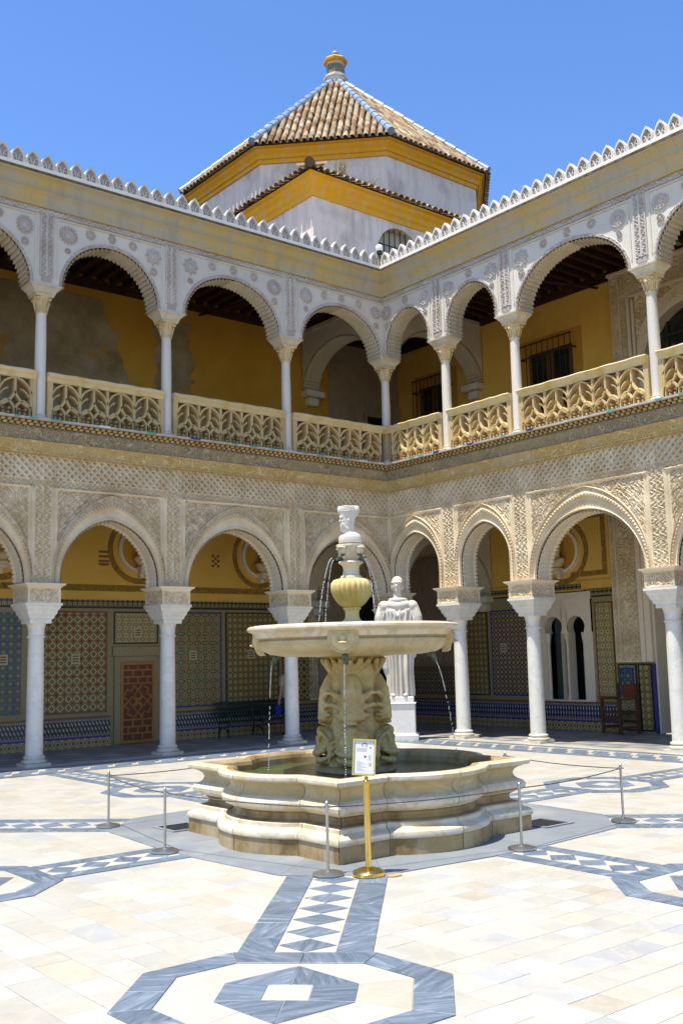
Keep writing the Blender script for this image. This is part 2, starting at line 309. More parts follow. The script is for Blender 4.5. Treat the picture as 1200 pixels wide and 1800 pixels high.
# ------------------------------------------------------------------ mesh helpers
class MB:
    def __init__(s): s.v = []; s.f = []; s.c = []
    def add(s, vs, fs, tint=None):
        o = len(s.v); s.v += [tuple(map(float, p)) for p in vs]; s.f += [tuple(i+o for i in f) for f in fs]
        if tint is not None: s.c += [tint]*len(fs)
        return s
    def box(s, x0, x1, y0, y1, z0, z1, mp=None, bev=0.0):
        b = bev
        if b:
            vs = [(x, y, z) for z, q in ((z0, 0), (z0+b, 1), (z1-b, 1), (z1, 0)) for x, y in ((x0+b*(1-q), y0+b*(1-q)), (x1-b*(1-q), y0+b*(1-q)), (x1-b*(1-q), y1-b*(1-q)), (x0+b*(1-q), y1-b*(1-q)))]
            fs = [(3, 2, 1, 0), (12, 13, 14, 15)]+[(r*4+i, r*4+(i+1) % 4, r*4+4+(i+1) % 4, r*4+4+i) for r in range(3) for i in range(4)]
        else:
            vs = [(x0, y0, z0), (x1, y0, z0), (x1, y1, z0), (x0, y1, z0), (x0, y0, z1), (x1, y0, z1), (x1, y1, z1), (x0, y1, z1)]
            fs = [(3, 2, 1, 0), (4, 5, 6, 7), (0, 1, 5, 4), (1, 2, 6, 5), (2, 3, 7, 6), (3, 0, 4, 7)]
        if mp: vs = [mp(*v) for v in vs]
        return s.add(vs, fs)
    def grid(s, P, closed_u=False, tint=None):
        """P[i][j] -> point"""
        P = np.asarray(P, float); nu, nv = P.shape[:2]; o = len(s.v)
        s.v += [tuple(p) for p in P.reshape(-1, 3).tolist()]
        for i in range(nu if closed_u else nu-1):
            i2 = (i+1) % nu
            for j in range(nv-1): s.f.append((o+i*nv+j, o+i2*nv+j, o+i2*nv+j+1, o+i*nv+j+1))
        return s
    def lathe(s, prof, n=32, c=(0, 0, 0), mod=None, cap=True):
        P = []
        for i in range(n):
            th = 2*PI*i/n; row = []
            for r, z in prof:
                rr = mod(th, r, z) if mod else r
                row.append((c[0]+rr*math.cos(th), c[1]+rr*math.sin(th), c[2]+z))
            P.append(row)
        o = len(s.v); s.grid(P, True); m = len(prof)
        if cap:
            s.f.append(tuple(o+i*m for i in range(n-1, -1, -1))); s.f.append(tuple(o+i*m+m-1 for i in range(n)))
        return s
    def tube(s, path, r, n=8, cap=True):
        path = [np.asarray(p, float) for p in path]; P = []; up = np.array([0, 0, 1.])
        for i, p in enumerate(path):
            t = path[min(i+1, len(path)-1)]-path[max(i-1, 0)]; t = t/(np.linalg.norm(t)+1e-9)
            a = np.cross(t, up)
            if np.linalg.norm(a) < 1e-3: a = np.cross(t, [1, 0, 0])
            a /= np.linalg.norm(a); b = np.cross(t, a); rr = r[i] if hasattr(r, '__len__') else r
            P.append([p+rr*(a*math.cos(2*PI*k/n)+b*math.sin(2*PI*k/n)) for k in range(n)])
        o = len(s.v)
        for row in P: s.v += [tuple(x) for x in row]
        for i in range(len(P)-1):
            for k in range(n): s.f.append((o+i*n+k, o+i*n+(k+1) % n, o+(i+1)*n+(k+1) % n, o+(i+1)*n+k))
        if cap: s.f.append(tuple(o+k for k in range(n-1, -1, -1))); s.f.append(tuple(o+(len(P)-1)*n+k for k in range(n)))
        return s
    def ribbon(s, pts, w, d0, d1, mp):
        """flat bar of width w along 2-D polyline pts (s,z), from depth d0 to d1, through map mp(s,d,z)"""
        pts = [np.asarray(p, float) for p in pts]; Lf, Rt = [], []
        for i, p in enumerate(pts):
            t = pts[min(i+1, len(pts)-1)]-pts[max(i-1, 0)]; t /= np.linalg.norm(t)+1e-9; n = np.array([-t[1], t[0]])*w/2
            Lf.append(p+n); Rt.append(p-n)
        ch = min(.3*w, abs(d1-d0)*.3); o = len(s.v)
        for a, b in zip(Lf, Rt):
            m1 = a+(b-a)*.22; m2 = b+(a-b)*.22
            s.v += [tuple(map(float, mp(*q))) for q in ((a[0], d0, a[1]), (a[0], d1-ch, a[1]), (m1[0], d1, m1[1]), (m2[0], d1, m2[1]), (b[0], d1-ch, b[1]), (b[0], d0, b[1]))]
        for i in range(len(pts)-1):
            for k in range(6): s.f.append((o+i*6+k, o+i*6+(k+1) % 6, o+i*6+6+(k+1) % 6, o+i*6+6+k))
        s.f.append(tuple(o+k for k in range(6))); s.f.append(tuple(o+(len(pts)-1)*6+k for k in range(5, -1, -1)))
        return s
    def prism(s, poly, d0, d1, mp):
        n = len(poly); vs = [mp(p[0], d0, p[1]) for p in poly]+[mp(p[0], d1, p[1]) for p in poly]
        return s.add(vs, [tuple(range(n-1, -1, -1)), tuple(range(n, 2*n))]+[(i, (i+1) % n, n+(i+1) % n, n+i) for i in range(n)])
    def ball(s, c, r, n=12, m=8, rot=None):
        r = (r, r, r) if not hasattr(r, '__len__') else r; P = []
        for i in range(n):
            row = []
            for j in range(m+1):
                ph = -PI/2+PI*j/m; q = Vector((r[0]*math.cos(ph)*math.cos(2*PI*i/n), r[1]*math.cos(ph)*math.sin(2*PI*i/n), r[2]*math.sin(ph)))
                if rot is not None: q = rot @ q
                row.append((c[0]+q.x, c[1]+q.y, c[2]+q.z))
            P.append(row)
        return s.grid(P, True)

def mesh(name, mb, material, smooth=None, fixn=True):
    me = bpy.data.meshes.new(name); me.from_pydata(mb.v, [], mb.f); me.materials.append(material)
    if fixn:
        bm = bmesh.new(); bm.from_mesh(me); bmesh.ops.recalc_face_normals(bm, faces=bm.faces); bm.to_mesh(me); bm.free()
    if mb.c:
        at = me.attributes.new('tint', 'FLOAT_COLOR', 'FACE')
        at.data.foreach_set('color', np.array([(*c, 1) for c in mb.c], dtype=np.float32).ravel())
    if getattr(mb, 'pc', None) is not None:
        at = me.attributes.new('tint', 'FLOAT_COLOR', 'POINT')
        at.data.foreach_set('color', np.asarray(mb.pc, dtype=np.float32).ravel())
    if smooth is not None:
        me.polygons.foreach_set('use_smooth', [True]*len(me.polygons)); me.set_sharp_from_angle(angle=math.radians(smooth))
    me.update(); return me
def put(name, me, parent=None, loc=None, rotz=0.0):
    o = bpy.data.objects.new(name, me); COL.objects.link(o)
    if loc is not None: o.location = loc
    if rotz: o.rotation_euler[2] = rotz
    if parent is not None:
        o.parent = parent
        if parent.type == 'EMPTY' or loc is None: o.matrix_parent_inverse = Matrix.Translation(-Vector(parent['base'])) if 'base' in parent else Matrix.Identity(4)
    return o
def part(name, mb, material, parent=None, smooth=None, fixn=True, kind=None, label=None):
    o = put(name, mesh(name, mb, M[material] if isinstance(material, str) else material, smooth, fixn), parent)
    if kind: o['kind'] = kind
    if label: o['label'] = label
    return o
def thing(name, loc, label, cat, group=None):
    o = bpy.data.objects.new(name, None); COL.objects.link(o); o.location = loc; o['base'] = tuple(float(x) for x in loc)
    o.empty_display_size = .2; o['label'] = label; o['category'] = cat
    if group: o['group'] = group
    return o
def sub(name, loc, parent):
    o = bpy.data.objects.new(name, None); COL.objects.link(o); o.empty_display_size = .1; o['base'] = tuple(float(x) for x in loc)
    o.parent = parent; o.matrix_parent_inverse = Matrix.Translation(-Vector(parent['base'])); o.location = loc
    return o
def tag(o, label=None, cat=None, group=None, kind=None):
    for k, v in (('label', label), ('category', cat), ('group', group), ('kind', kind)):
        if v: o[k] = v
    return o
def remesh(mb, voxel, smooth_it=2):
    """union of overlapping closed solids as one continuous skin"""
    me = bpy.data.meshes.new('tmp'); me.from_pydata(mb.v, [], mb.f)
    bm = bmesh.new(); bm.from_mesh(me); bmesh.ops.recalc_face_normals(bm, faces=bm.faces); bm.to_mesh(me); bm.free()
    o = bpy.data.objects.new('tmp', me); COL.objects.link(o)
    r = o.modifiers.new('r', 'REMESH'); r.mode = 'VOXEL'; r.voxel_size = voxel
    if smooth_it: q = o.modifiers.new('s', 'SMOOTH'); q.iterations = smooth_it; q.factor = .5
    dg = bpy.context.evaluated_depsgraph_get(); out = bpy.data.meshes.new_from_object(o.evaluated_get(dg))
    bpy.data.objects.remove(o); return out
WL = lambda s, d, z: (-s, -d, z)          # left wing: s along the arcade from the corner, d out into the court
WR = lambda s, d, z: (-d, -s, z)
#PART2
# ------------------------------------------------------------------ ground
def clip(poly, a, b, c):
    """keep the part of a convex polygon where a*x+b*y<=c"""
    out = []
    for i, p in enumerate(poly):
        q = poly[(i+1) % len(poly)]; fp = a*p[0]+b*p[1]-c; fq = a*q[0]+b*q[1]-c
        if fp <= 0: out.append(p)
        if fp*fq < 0:
            t = fp/(fp-fq); out.append((p[0]+(q[0]-p[0])*t, p[1]+(q[1]-p[1])*t))
    return out
def slab_mb(mb, poly, z, gap=.0026, th=.012, tint=None, dz=0.0):
    n = len(poly); cx = sum(p[0] for p in poly)/n; cy_ = sum(p[1] for p in poly)/n
    def ins(g): return [(p[0]+(cx-p[0])*min(.4, g/max(1e-6, math.hypot(p[0]-cx, p[1]-cy_))), p[1]+(cy_-p[1])*min(.4, g/max(1e-6, math.hypot(p[0]-cx, p[1]-cy_)))) for p in poly]
    a, b = ins(gap), ins(gap+.004)
    vs = [(x, y, z-th) for x, y in a]+[(x, y, z-.002) for x, y in a]+[(x, y, z+dz) for x, y in b]
    fs = [tuple(range(2*n, 3*n))]+[(r*n+i, r*n+(i+1) % n, r*n+n+(i+1) % n, r*n+n+i) for r in (0, 1) for i in range(n)]
    mb.add(vs, fs, tint)
floor = MB(); Z0 = -.02
floor.add([(-40, -40, Z0), (-40, .3, Z0), (.3, .3, Z0), (.3, -40, Z0)], [(0, 1, 2, 3)])
floor_o = part('courtyard_floor', floor, 'bed'); tag(floor_o, 'cream marble courtyard paving with blue-grey inlaid bands', kind='structure')
def cream():
    b = random.random(); c = np.array([.475, .452, .395])*(.95+.09*random.random())
    if b < .25: c = np.array([.49, .475, .43])*(.97+.05*random.random())
    elif b < .33: c = np.array([.41, .41, .4])*(.95+.1*random.random())
    elif b < .45: c = np.array([.46, .42, .345])*(.97+.06*random.random())
    return tuple(float(x) for x in c)
def vis(poly, z=0.0, m=60):
    q = [proj((x, y, z)) for x, y in poly]
    if min(t[2] for t in q) < .5: return 0
    x0, x1, y0, y1 = min(t[0] for t in q), max(t[0] for t in q), min(t[1] for t in q), max(t[1] for t in q)
    if x1 < -m or x0 > 1200+m or y1 < -m or y0 > 1800+m: return 0
    return (x1-x0)*(y1-y0)
tiles = []
TX, TY = .2335, .2145
for i in range(-66, 2):
    j = -70
    while j < 2:
        ln = 2 if (i*7+j*3) % 11 < 3 and i*TX < -10.6 else 1
        p = [(i*TX, j*TY), ((i+1)*TX, j*TY), ((i+1)*TX, (j+ln)*TY), (i*TX, (j+ln)*TY)]
        j += ln
        if p[1][0] > .02 or p[2][1] > .02: continue
        a = vis(p)
        if a: tiles.append((a, p))
tiles.sort(key=lambda t: -t[0])
rest = MB()
for n, (a, p) in enumerate(tiles):
    if n < 300:
        mb = MB(); slab_mb(mb, p, 0, tint=cream(), dz=random.uniform(-.0006, .0006)); part('marble_tile', mb, 'marble_tile', floor_o, fixn=False)
    else: slab_mb(rest, p, 0, tint=cream(), dz=random.uniform(-.0006, .0006))
part('marble_tile', rest, 'marble_tile', floor_o, fixn=False, kind='stuff')
# inlay pattern: fountain star, eight strips of lozenges, eight medallions, a border along the arcades
PC = np.array([-8.03, -8.34]); inl = []; crm = []; sqs = []
def fr(ang):
    u = np.array([math.cos(ang), math.sin(ang)]); return u, np.array([-u[1], u[0]])
def world(u, v, c, pts): return [tuple(c+u*a+v*b) for a, b in pts]
def quadstrip(lst, u, v, c, a0, a1, b0, b1, step=.36):
    n = max(1, round((a1-a0)/step)); cuts = [a0+(a1-a0)*i/n+(random.uniform(-.07, .07) if 0 < i < n else 0) for i in range(n+1)]
    for p, q in zip(cuts, cuts[1:]): lst.append(world(u, v, c, [(p, b0), (q, b0), (q, b1), (p, b1)]))
def lozstrip(u, v, c, a0, a1, b0, b1):
    n = max(1, round((a1-a0)/.285)); w = (a1-a0)/n; m = (b0+b1)/2
    crm.append(world(u, v, c, [(a0, b0), (a1, b0), (a1, b1), (a0, b1)]))
    for i in range(n):
        x = a0+w*i; inl.append((world(u, v, c, [(x+.008, m), (x+w/2, b0+.006), (x+w-.008, m), (x+w/2, b1-.006)]), 1))
def medallion(u, v, c, hu, hv, flip=1):
    def octo(k): return [(-hu+k, -hv*.5+k*.3), (-hu*.44+k*.3, -hv+k), (hu*.44-k*.3, -hv+k), (hu-k, -hv*.5+k*.3), (hu-k, hv*.5-k*.3), (hu*.44-k*.3, hv-k), (-hu*.44+k*.3, hv-k), (-hu+k, hv*.5-k*.3)]
    O, I = octo(0), octo(.2)
    for i in range(8):
        j = (i+1) % 8; ln = math.dist(O[i], O[j]); n = 2 if ln > .55 else 1
        for t in range(n):
            f = lambda A, B, q: (A[0]+(B[0]-A[0])*q, A[1]+(B[1]-A[1])*q)
            inl.append((world(u, v, c, [f(O[i], O[j], t/n), f(O[i], O[j], (t+1)/n), f(I[i], I[j], (t+1)/n), f(I[i], I[j], t/n)]), 0))
    for i in range(8): crm.append(world(u, v, c, [I[i], I[(i+1) % 8], (0, 0)]))
    hx = [(.44, 0), (.14, .345), (-.14, .345), (-.44, 0), (-.14, -.345), (.14, -.345)]; q = .115
    sq = [(q, 0), (0, q), (-q, 0), (0, -q)]; sq = [(q, q), (-q, q), (-q, -q), (q, -q)]
    for pts in ([hx[0], hx[1], (q, q), (q, -q), hx[5]],): pass
    inl.append((world(u, v, c, [hx[0], hx[1], sq[0], (q, 0)]), 1)); inl.append((world(u, v, c, [hx[0], (q, 0), sq[3], hx[5]]), 1))
    inl.append((world(u, v, c, [hx[1], hx[2], sq[1], sq[0]]), 1)); inl.append((world(u, v, c, [hx[5], sq[3], sq[2], hx[4]]), 1))
    inl.append((world(u, v, c, [hx[3], (-q, 0), sq[1], hx[2]]), 1)); inl.append((world(u, v, c, [hx[3], hx[4], sq[2], (-q, 0)]), 1))
    sqs.append(world(u, v, c, sq))
for k8 in range(8):
    ang = k8*PI/4+(.0175 if k8 == 5 else 0); u, v = fr(ang); dg = k8 % 2
    r0 = 2.44 if dg else 2.1; hw = .385 if dg else .3; bw = .21 if dg else .15
    dist = 5.16 if dg else 3.95; hu, hv = (.69, .82) if dg else (.69, .72)
    r1 = dist-hu
    tmp = []
    for b in (-1, 1): quadstrip(tmp, u, v, PC, r0, r1, *(sorted((b*hw, b*(hw-bw)))), step=.3)
    inl += [(p, 0) for p in tmp]
    lozstrip(u, v, PC, r0, r1, -(hw-bw), hw-bw)
    medallion(u, v, PC+u*dist, hu, hv)
    lim = 7.0 if not dg else 0
    if lim:
        tmp = []
        for b in (-1, 1): quadstrip(tmp, u, v, PC, dist+hu, lim, *(sorted((b*hw, b*(hw-bw)))), step=.3)
        inl += [(p, 0) for p in tmp]; lozstrip(u, v, PC, dist+hu, lim, -(hw-bw), hw-bw)
for mp in (lambda a, b: (-a, -b), lambda a, b: (-b, -a)):
    o2 = np.array([0., 0.]); e1 = np.array(mp(1, 0)); e2 = np.array(mp(0, 1))
    for b0, b1 in ((.42, .56), (1.22, 1.4)):
        tmp = []; quadstrip(tmp, e1, e2, o2, b0, 13.5, b0, b1, .45); inl += [(p, 0) for p in tmp]
    for b0, b1 in ((.7, .95), (.95, 1.2)):
        n = 30
        for i in range(n):
            x = 1.0+i*.42+(.21 if b0 > .9 else 0)
            inl.append(([tuple(o2+e1*a+e2*b) for a, b in ((x, b0), (x+.3, b0), (x+.42, b1), (x+.12, b1))], 0))
crm = [p for p in crm if vis(p)]; inl = [p for p in inl if vis(p[0])]
mbc = MB()
for p in crm: slab_mb(mbc, p, .004, th=.003, tint=cream())
for p in sqs: slab_mb(mbc, p, .008, tint=cream())
part('marble_field', mbc, 'marble_tile', floor_o, kind='stuff')
inl.sort(key=lambda t: -vis(t[0])); mbr = MB()
for n, (p, dark) in enumerate(inl):
    tn = (random.random(), .25+.6*random.random(), 0)
    if n < 300:
        mb = MB(); slab_mb(mb, p, .008, tint=tn); part('marble_inlay', mb, 'inlay', floor_o)
    else: slab_mb(mbr, p, .008, tint=tn)
part('marble_inlay', mbr, 'inlay', floor_o, kind='stuff')
# grey stone platform round the fountain, with two open drains
plat = []
for k8 in range(8):
    u, v = fr(k8*PI/4); r0, hw = (2.44, .39) if k8 % 2 else (2.1, .33)
    plat += [tuple(PC+u*r0-v*hw), tuple(PC+u*r0+v*hw)]
FC = np.array([-8.34, -8.68])
for i in range(len(plat)):
    p, q = plat[i], plat[(i+1) % len(plat)]
    mb = MB(); zz = .010; vs = [(p[0], p[1]), (q[0], q[1]), tuple(PC)]
    # leave the drain openings: cut each wedge to a ring piece
    r = .58; a = PC+(np.array(p)-PC)*r; b = PC+(np.array(q)-PC)*r
    holes = (np.array([-9.44, -7.28]), np.array([-6.86, -9.72]))
    slab_mb(mb, [tuple(p), tuple(q), tuple(b), tuple(a)], zz, gap=.0015, th=.03)
    part('platform_slab', mb, 'platform', floor_o)
mb = MB(); mb.add([(x, y, .002) for x, y in ((PC+(np.array(p)-PC)*.6)) for _ in (0,)] if False else [(*(PC+(np.array(p)-PC)*.6), .004) for p in plat], [tuple(range(len(plat)))])
part('platform_bed', mb, 'platform', floor_o)
for cx, cy_, a in ((-9.43, -7.27, 0), (-6.87, -9.71, 0)):
    mb = MB(); w = .17; t = .035
    for x0, x1, y0, y1 in ((-w-t, w+t, -w-t, -w), (-w-t, w+t, w, w+t), (-w-t, -w, -w, w), (w, w+t, -w, w)): mb.box(cx+x0, cx+x1, cy_+y0, cy_+y1, .0, .022)
    dr = part('drain', mb, 'platform', floor_o)
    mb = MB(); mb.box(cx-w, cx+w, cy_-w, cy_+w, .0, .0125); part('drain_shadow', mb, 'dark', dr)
# gallery floors: rows of grey and cream marble
gb = MB(); gb.add([(-12, -.3, -.019), (-12, 2.9, -.019), (3.1, 2.9, -.019), (3.1, -12, -.019), (-.3, -12, -.019), (-.3, -.3, -.019)], [(0, 1, 2, 3, 4, 5)])
gal = part('gallery_floor', gb, 'bed'); tag(gal, 'grey and cream marble paving in the shaded galleries', kind='structure')
gt = MB()
for wing in (0, 1):
    for r in range(0, 16):
        for c in range(-8, 34):
            x0 = c*.4+(r % 4)*.1; y0 = -.02+r*.19
            q = [(x0, y0), (x0+.4, y0), (x0+.4+.1, y0+.19), (x0+.1, y0+.19)]
            P = [(-a, b) for a, b in q] if wing == 0 else [(b, -a) for a, b in q]
            cx = sum(p[0] for p in P)/4; cyy = sum(p[1] for p in P)/4
            if wing == 0 and (cx > 2.7 or cyy > 2.75): continue
            if wing == 1 and (cx > 2.9 or cyy > -.05): continue
            if not vis(P): continue
            k = (c+r*2) % 3
            g = (.3, .3, .32) if k == 0 else ((.2, .215, .24) if k == 1 else (.5, .44, .36))
            f = random.uniform(.85, 1.1); slab_mb(gt, P, 0, tint=tuple(x*f for x in g))
part('marble_tile', gt, 'gallery_tile', gal, kind='stuff')

# ------------------------------------------------------------------ arcade wings
def arch_pts(a, z0, z1, n=64, maxe=.3):
    """slightly pointed arch from (-a,z0) to (a,z0) with its crown at z1"""
    hr = z1-z0
    if hr <= a:
        return [(-a*math.cos(PI*i/n), z0+hr*math.sin(PI*i/n)) for i in range(n+1)]
    e = min(maxe*a, (hr*hr-a*a)/(2*a)); R = a+e; pk = math.sqrt(R*R-e*e); st = max(0, hr-pk)
    out = []
    th1 = math.acos(e/R)
    half = [(-a, z0)] if st > .02 else []
    m = n//2-len(half)
    for i in range(m+1):
        th = th1*i/m; out.append((-(R*math.cos(th)-e), z0+st+R*math.sin(th)))
    left = half+out
    return left+[(-x, z) for x, z in left[:-1][::-1]]
def resample(pts, n):
    P = np.array(pts, float); L = np.concatenate([[0], np.cumsum(np.hypot(*np.diff(P, axis=0).T))]); t = np.linspace(0, L[-1], n)
    return np.stack([np.interp(t, L, P[:, 0]), np.interp(t, L, P[:, 1])], 1), L[-1]
def tri(x): return np.abs((x % 1)-.5)*2
def sst(a, b, x):
    t = np.clip((x-a)/(b-a), 0, 1); return t*t*(3-2*t)
def ataurique(s, z, f=7.0):
    """curling leaf relief, 0..1"""
    a = s*f+.55*np.sin(2*PI*(z*f*.62+.3*np.sin(2*PI*s*f*.31))); b = z*f+.55*np.sin(2*PI*(s*f*.62+.3*np.sin(2*PI*z*f*.31)))
    g = np.sin(2*PI*a)*np.sin(2*PI*b); h = np.sin(2*PI*(a+b)*1.1)
    return sst(-.35, .25, g*.7+h*.35)
def frieze(s, z, p=.135):
    a = tri((s+z)/p); b = tri((s-z)/p); w = sst(.25, .55, np.maximum(a, b)); c = np.minimum(a, b)
    v = w*(.55+.45*sst(.2, .5, tri((s+z)/p*2+.25)*(a > b)+tri((s-z)/p*2+.25)*(a <= b)))
    return np.clip(v+.6*sst(.8, 1, 1-np.maximum(a, b)), 0, 1)
def script(s, z):
    """inscription-like uprights and loops"""
    return sst(-.2, .3, np.sin(2*PI*z*19+1.5*np.sin(2*PI*z*4.3))*np.cos(2*PI*s*9+2*np.sin(2*PI*z*7)))
DF, ZS, ZA, ZG = .21, 2.95, 4.575, 5.105
def lower_relief(s, z, cols):
    ds = np.min(np.abs(s[..., None]-np.array(cols)), -1); h = np.zeros_like(s); t = np.ones_like(s)*.9
    sp = ataurique(s+.13*np.floor(s/1.3), z, 8.2); fine = ataurique(s+3.1, z+1.7, 15)
    rel = sp*.7+fine*.3
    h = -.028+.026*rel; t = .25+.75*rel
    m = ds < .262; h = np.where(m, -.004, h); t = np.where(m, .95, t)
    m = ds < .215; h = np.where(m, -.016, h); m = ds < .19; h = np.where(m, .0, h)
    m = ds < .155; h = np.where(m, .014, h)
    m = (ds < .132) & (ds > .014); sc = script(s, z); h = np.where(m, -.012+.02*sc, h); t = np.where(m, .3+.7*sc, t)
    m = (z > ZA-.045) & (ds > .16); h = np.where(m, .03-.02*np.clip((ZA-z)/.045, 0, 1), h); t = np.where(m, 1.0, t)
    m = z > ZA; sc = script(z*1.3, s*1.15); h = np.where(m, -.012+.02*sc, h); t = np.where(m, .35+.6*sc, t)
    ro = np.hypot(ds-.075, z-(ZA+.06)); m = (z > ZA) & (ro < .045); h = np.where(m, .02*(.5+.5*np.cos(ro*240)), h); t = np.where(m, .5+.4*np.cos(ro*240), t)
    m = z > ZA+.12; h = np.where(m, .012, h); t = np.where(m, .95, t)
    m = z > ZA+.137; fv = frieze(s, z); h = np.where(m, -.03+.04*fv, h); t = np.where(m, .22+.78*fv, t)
    return h, t
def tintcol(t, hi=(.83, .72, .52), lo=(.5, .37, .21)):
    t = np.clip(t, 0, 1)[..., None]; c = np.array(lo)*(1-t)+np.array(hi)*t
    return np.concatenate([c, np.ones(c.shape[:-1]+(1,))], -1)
def field(mp, Sg, Dg, Zg, tint):
    mb = MB(); X = np.array([mp(0, 0, 0)], float)
    e = np.array([mp(1, 0, 0), mp(0, 1, 0), mp(0, 0, 1)], float)
    mb.grid(Sg[..., None]*e[0]+Dg[..., None]*e[1]+Zg[..., None]*e[2]); mb.pc = tintcol(tint).reshape(-1, 4); return mb

def soffit_grid(mp, pts, cs, d_front, d_back, mode, n=None):
    P, L = resample(pts, 400 if mode == 'scallop' else 420)
    T = np.gradient(P, axis=0); T /= np.linalg.norm(T, axis=1)[:, None]; N = np.stack([T[:, 1], -T[:, 0]], 1)  # towards the opening
    u = np.linspace(0, L, len(P)); mb = MB(); mid = .5*L
    if mode == 'scallop':
        tooth = .045*np.sqrt(np.clip(1-((u/.078) % 1*2-1)**2, 0, 1)); w = [(d_front, 1), (d_front-.045, 1), (d_front-.05, .0), (d_front-.09, 0), (d_front-.1, .25), ((d_front+d_back)/2, .25), (d_back+.1, .25), (d_back+.09, 0), (d_back+.05, 0), (d_back+.045, 1), (d_back, 1)]
    else:
        k = np.where(u < mid, u, L-u)/.085; tooth = .05*(1-(k % 1)); w = [(d_front, 1), (d_back, 1)]
    G = []
    for i in range(len(P)):
        row = []
        for d, f in w:
            q = P[i]+N[i]*tooth[i]*f; row.append(mp(cs+q[0], d, q[1]))
        G.append(row)
    mb.grid(G); return mb

def lower_wall(mp, cols, wing, smin):
    face_cols = cols
    for i in range(len(cols)-1):
        s0, s1 = cols[i], cols[i+1]; cs = (s0+s1)/2; a = (s1-s0)/2-.297; zi = 4.09 if a > .8 else 4.16
        ao = a+.125; inn = arch_pts(a, ZS, zi, maxe=.14); out = arch_pts(ao, ZS, 4.525, maxe=.42)
        # carved face above the arch
        lo = max(s0, smin); n = int((s1-lo)/.0155)+1; sv = np.linspace(lo, s1, n)
        O = np.array(out); xs = np.abs(sv-cs); half = O[O[:, 0] >= -1e-9]; half = half[np.argsort(half[:, 0])]
        zl = np.where(xs < ao, np.interp(xs, half[:, 0], half[:, 1]), ZS)
        rows = 118; tt = np.linspace(0, 1, rows); Zg = zl[:, None]+(ZG-zl)[:, None]*tt[None]; Sg = np.repeat(sv[:, None], rows, 1)
        h, t = lower_relief(Sg, Zg, cols)
        mb = field(mp, Sg, DF+h, Zg, t); part('carved_panel', mb, 'stucco', wing, smooth=60)
        # archivolt
        n = 240; PI_, _ = resample(inn, n); PO, Lo = resample(out, n); F = np.array([0, .03, .06, .1, .2, .3, .4, .47, .5, .53, .57, .61, .65, .69, .72, .75, .77, .8, .83, .86, .9, .93, .95, .97, 1.0])
        u = np.linspace(0, Lo, n); Pg = PI_[:, None]+(PO-PI_)[:, None]*F[None, :, None]
        x = np.clip((F-.625)/.125, -1, 1); ux = np.where(u < Lo/2, u, Lo-u)
        rope = np.sqrt(np.clip(1-x*x, 0, 1))[None]*(.032+.016*np.sin(2*PI*(ux[:, None]/.07+x[None]*.4)))
        fb = ataurique(Pg[..., 0]+cs, Pg[..., 1], 12)
        H = np.where((F > .5) & (F < .75), rope, 0)+np.where((F >= .8) & (F <= .93), -.004+.014*fb, 0)+np.where(F > .94, .028, 0)+np.where(F <= .06, .012, 0)+np.where((F > .06) & (F <= .47), -.012+.02*np.abs(F-.28), 0)
        H = H+.012
        Tm = np.where((F >= .8) & (F <= .93), .3+.7*fb, np.where((F > .5) & (F < .75), .55+.45*np.clip((rope-.016)/.03, 0, 1), 1.0))*np.ones_like(H)
        Dg = DF+H; Dg[:, -1] = DF-.03; Dg[:, 0] = DF-.03
        Sg = np.maximum(Pg[..., 0]+cs, smin if i == 0 else -9); Sg = np.where((i == 0) & (Pg[..., 0]+cs < smin), smin+.001, Sg)
        mb = field(mp, Sg, Dg, Pg[..., 1], Tm); part('archivolt', mb, 'stucco', wing, smooth=50)
        mb = soffit_grid(mp, inn, cs, DF-.02, -DF, 'scallop'); part('arch_soffit', mb, 'stucco_plain', wing, smooth=35)
        # gallery side of the wall
        mb = MB(); P, _ = resample(inn, 60)
        mb.grid([[mp(cs+p[0], -DF, p[1]), mp(cs+p[0], -DF, ZG)] for p in P]); mb.box(s0, s0+.297, -DF, -DF+.05, ZS, ZG, mp); mb.box(s1-.297, s1, -DF, -DF+.05, ZS, ZG, mp)
        part('inner_wall', mb, 'stucco_plain', wing)
def extrude_profile(mp, prof, s1, fix=None):
    """run a (d,z) profile along the arcade, mitred at the court's inner corner"""
    n = int((s1)/.5)+2; mb = MB(); G = []
    for i in range(n):
        row = []
        for d, z in prof:
            t = i/(n-1); row.append(mp(d+(s1-d)*t, d, z))
        G.append(row)
    mb.grid(G); return mb

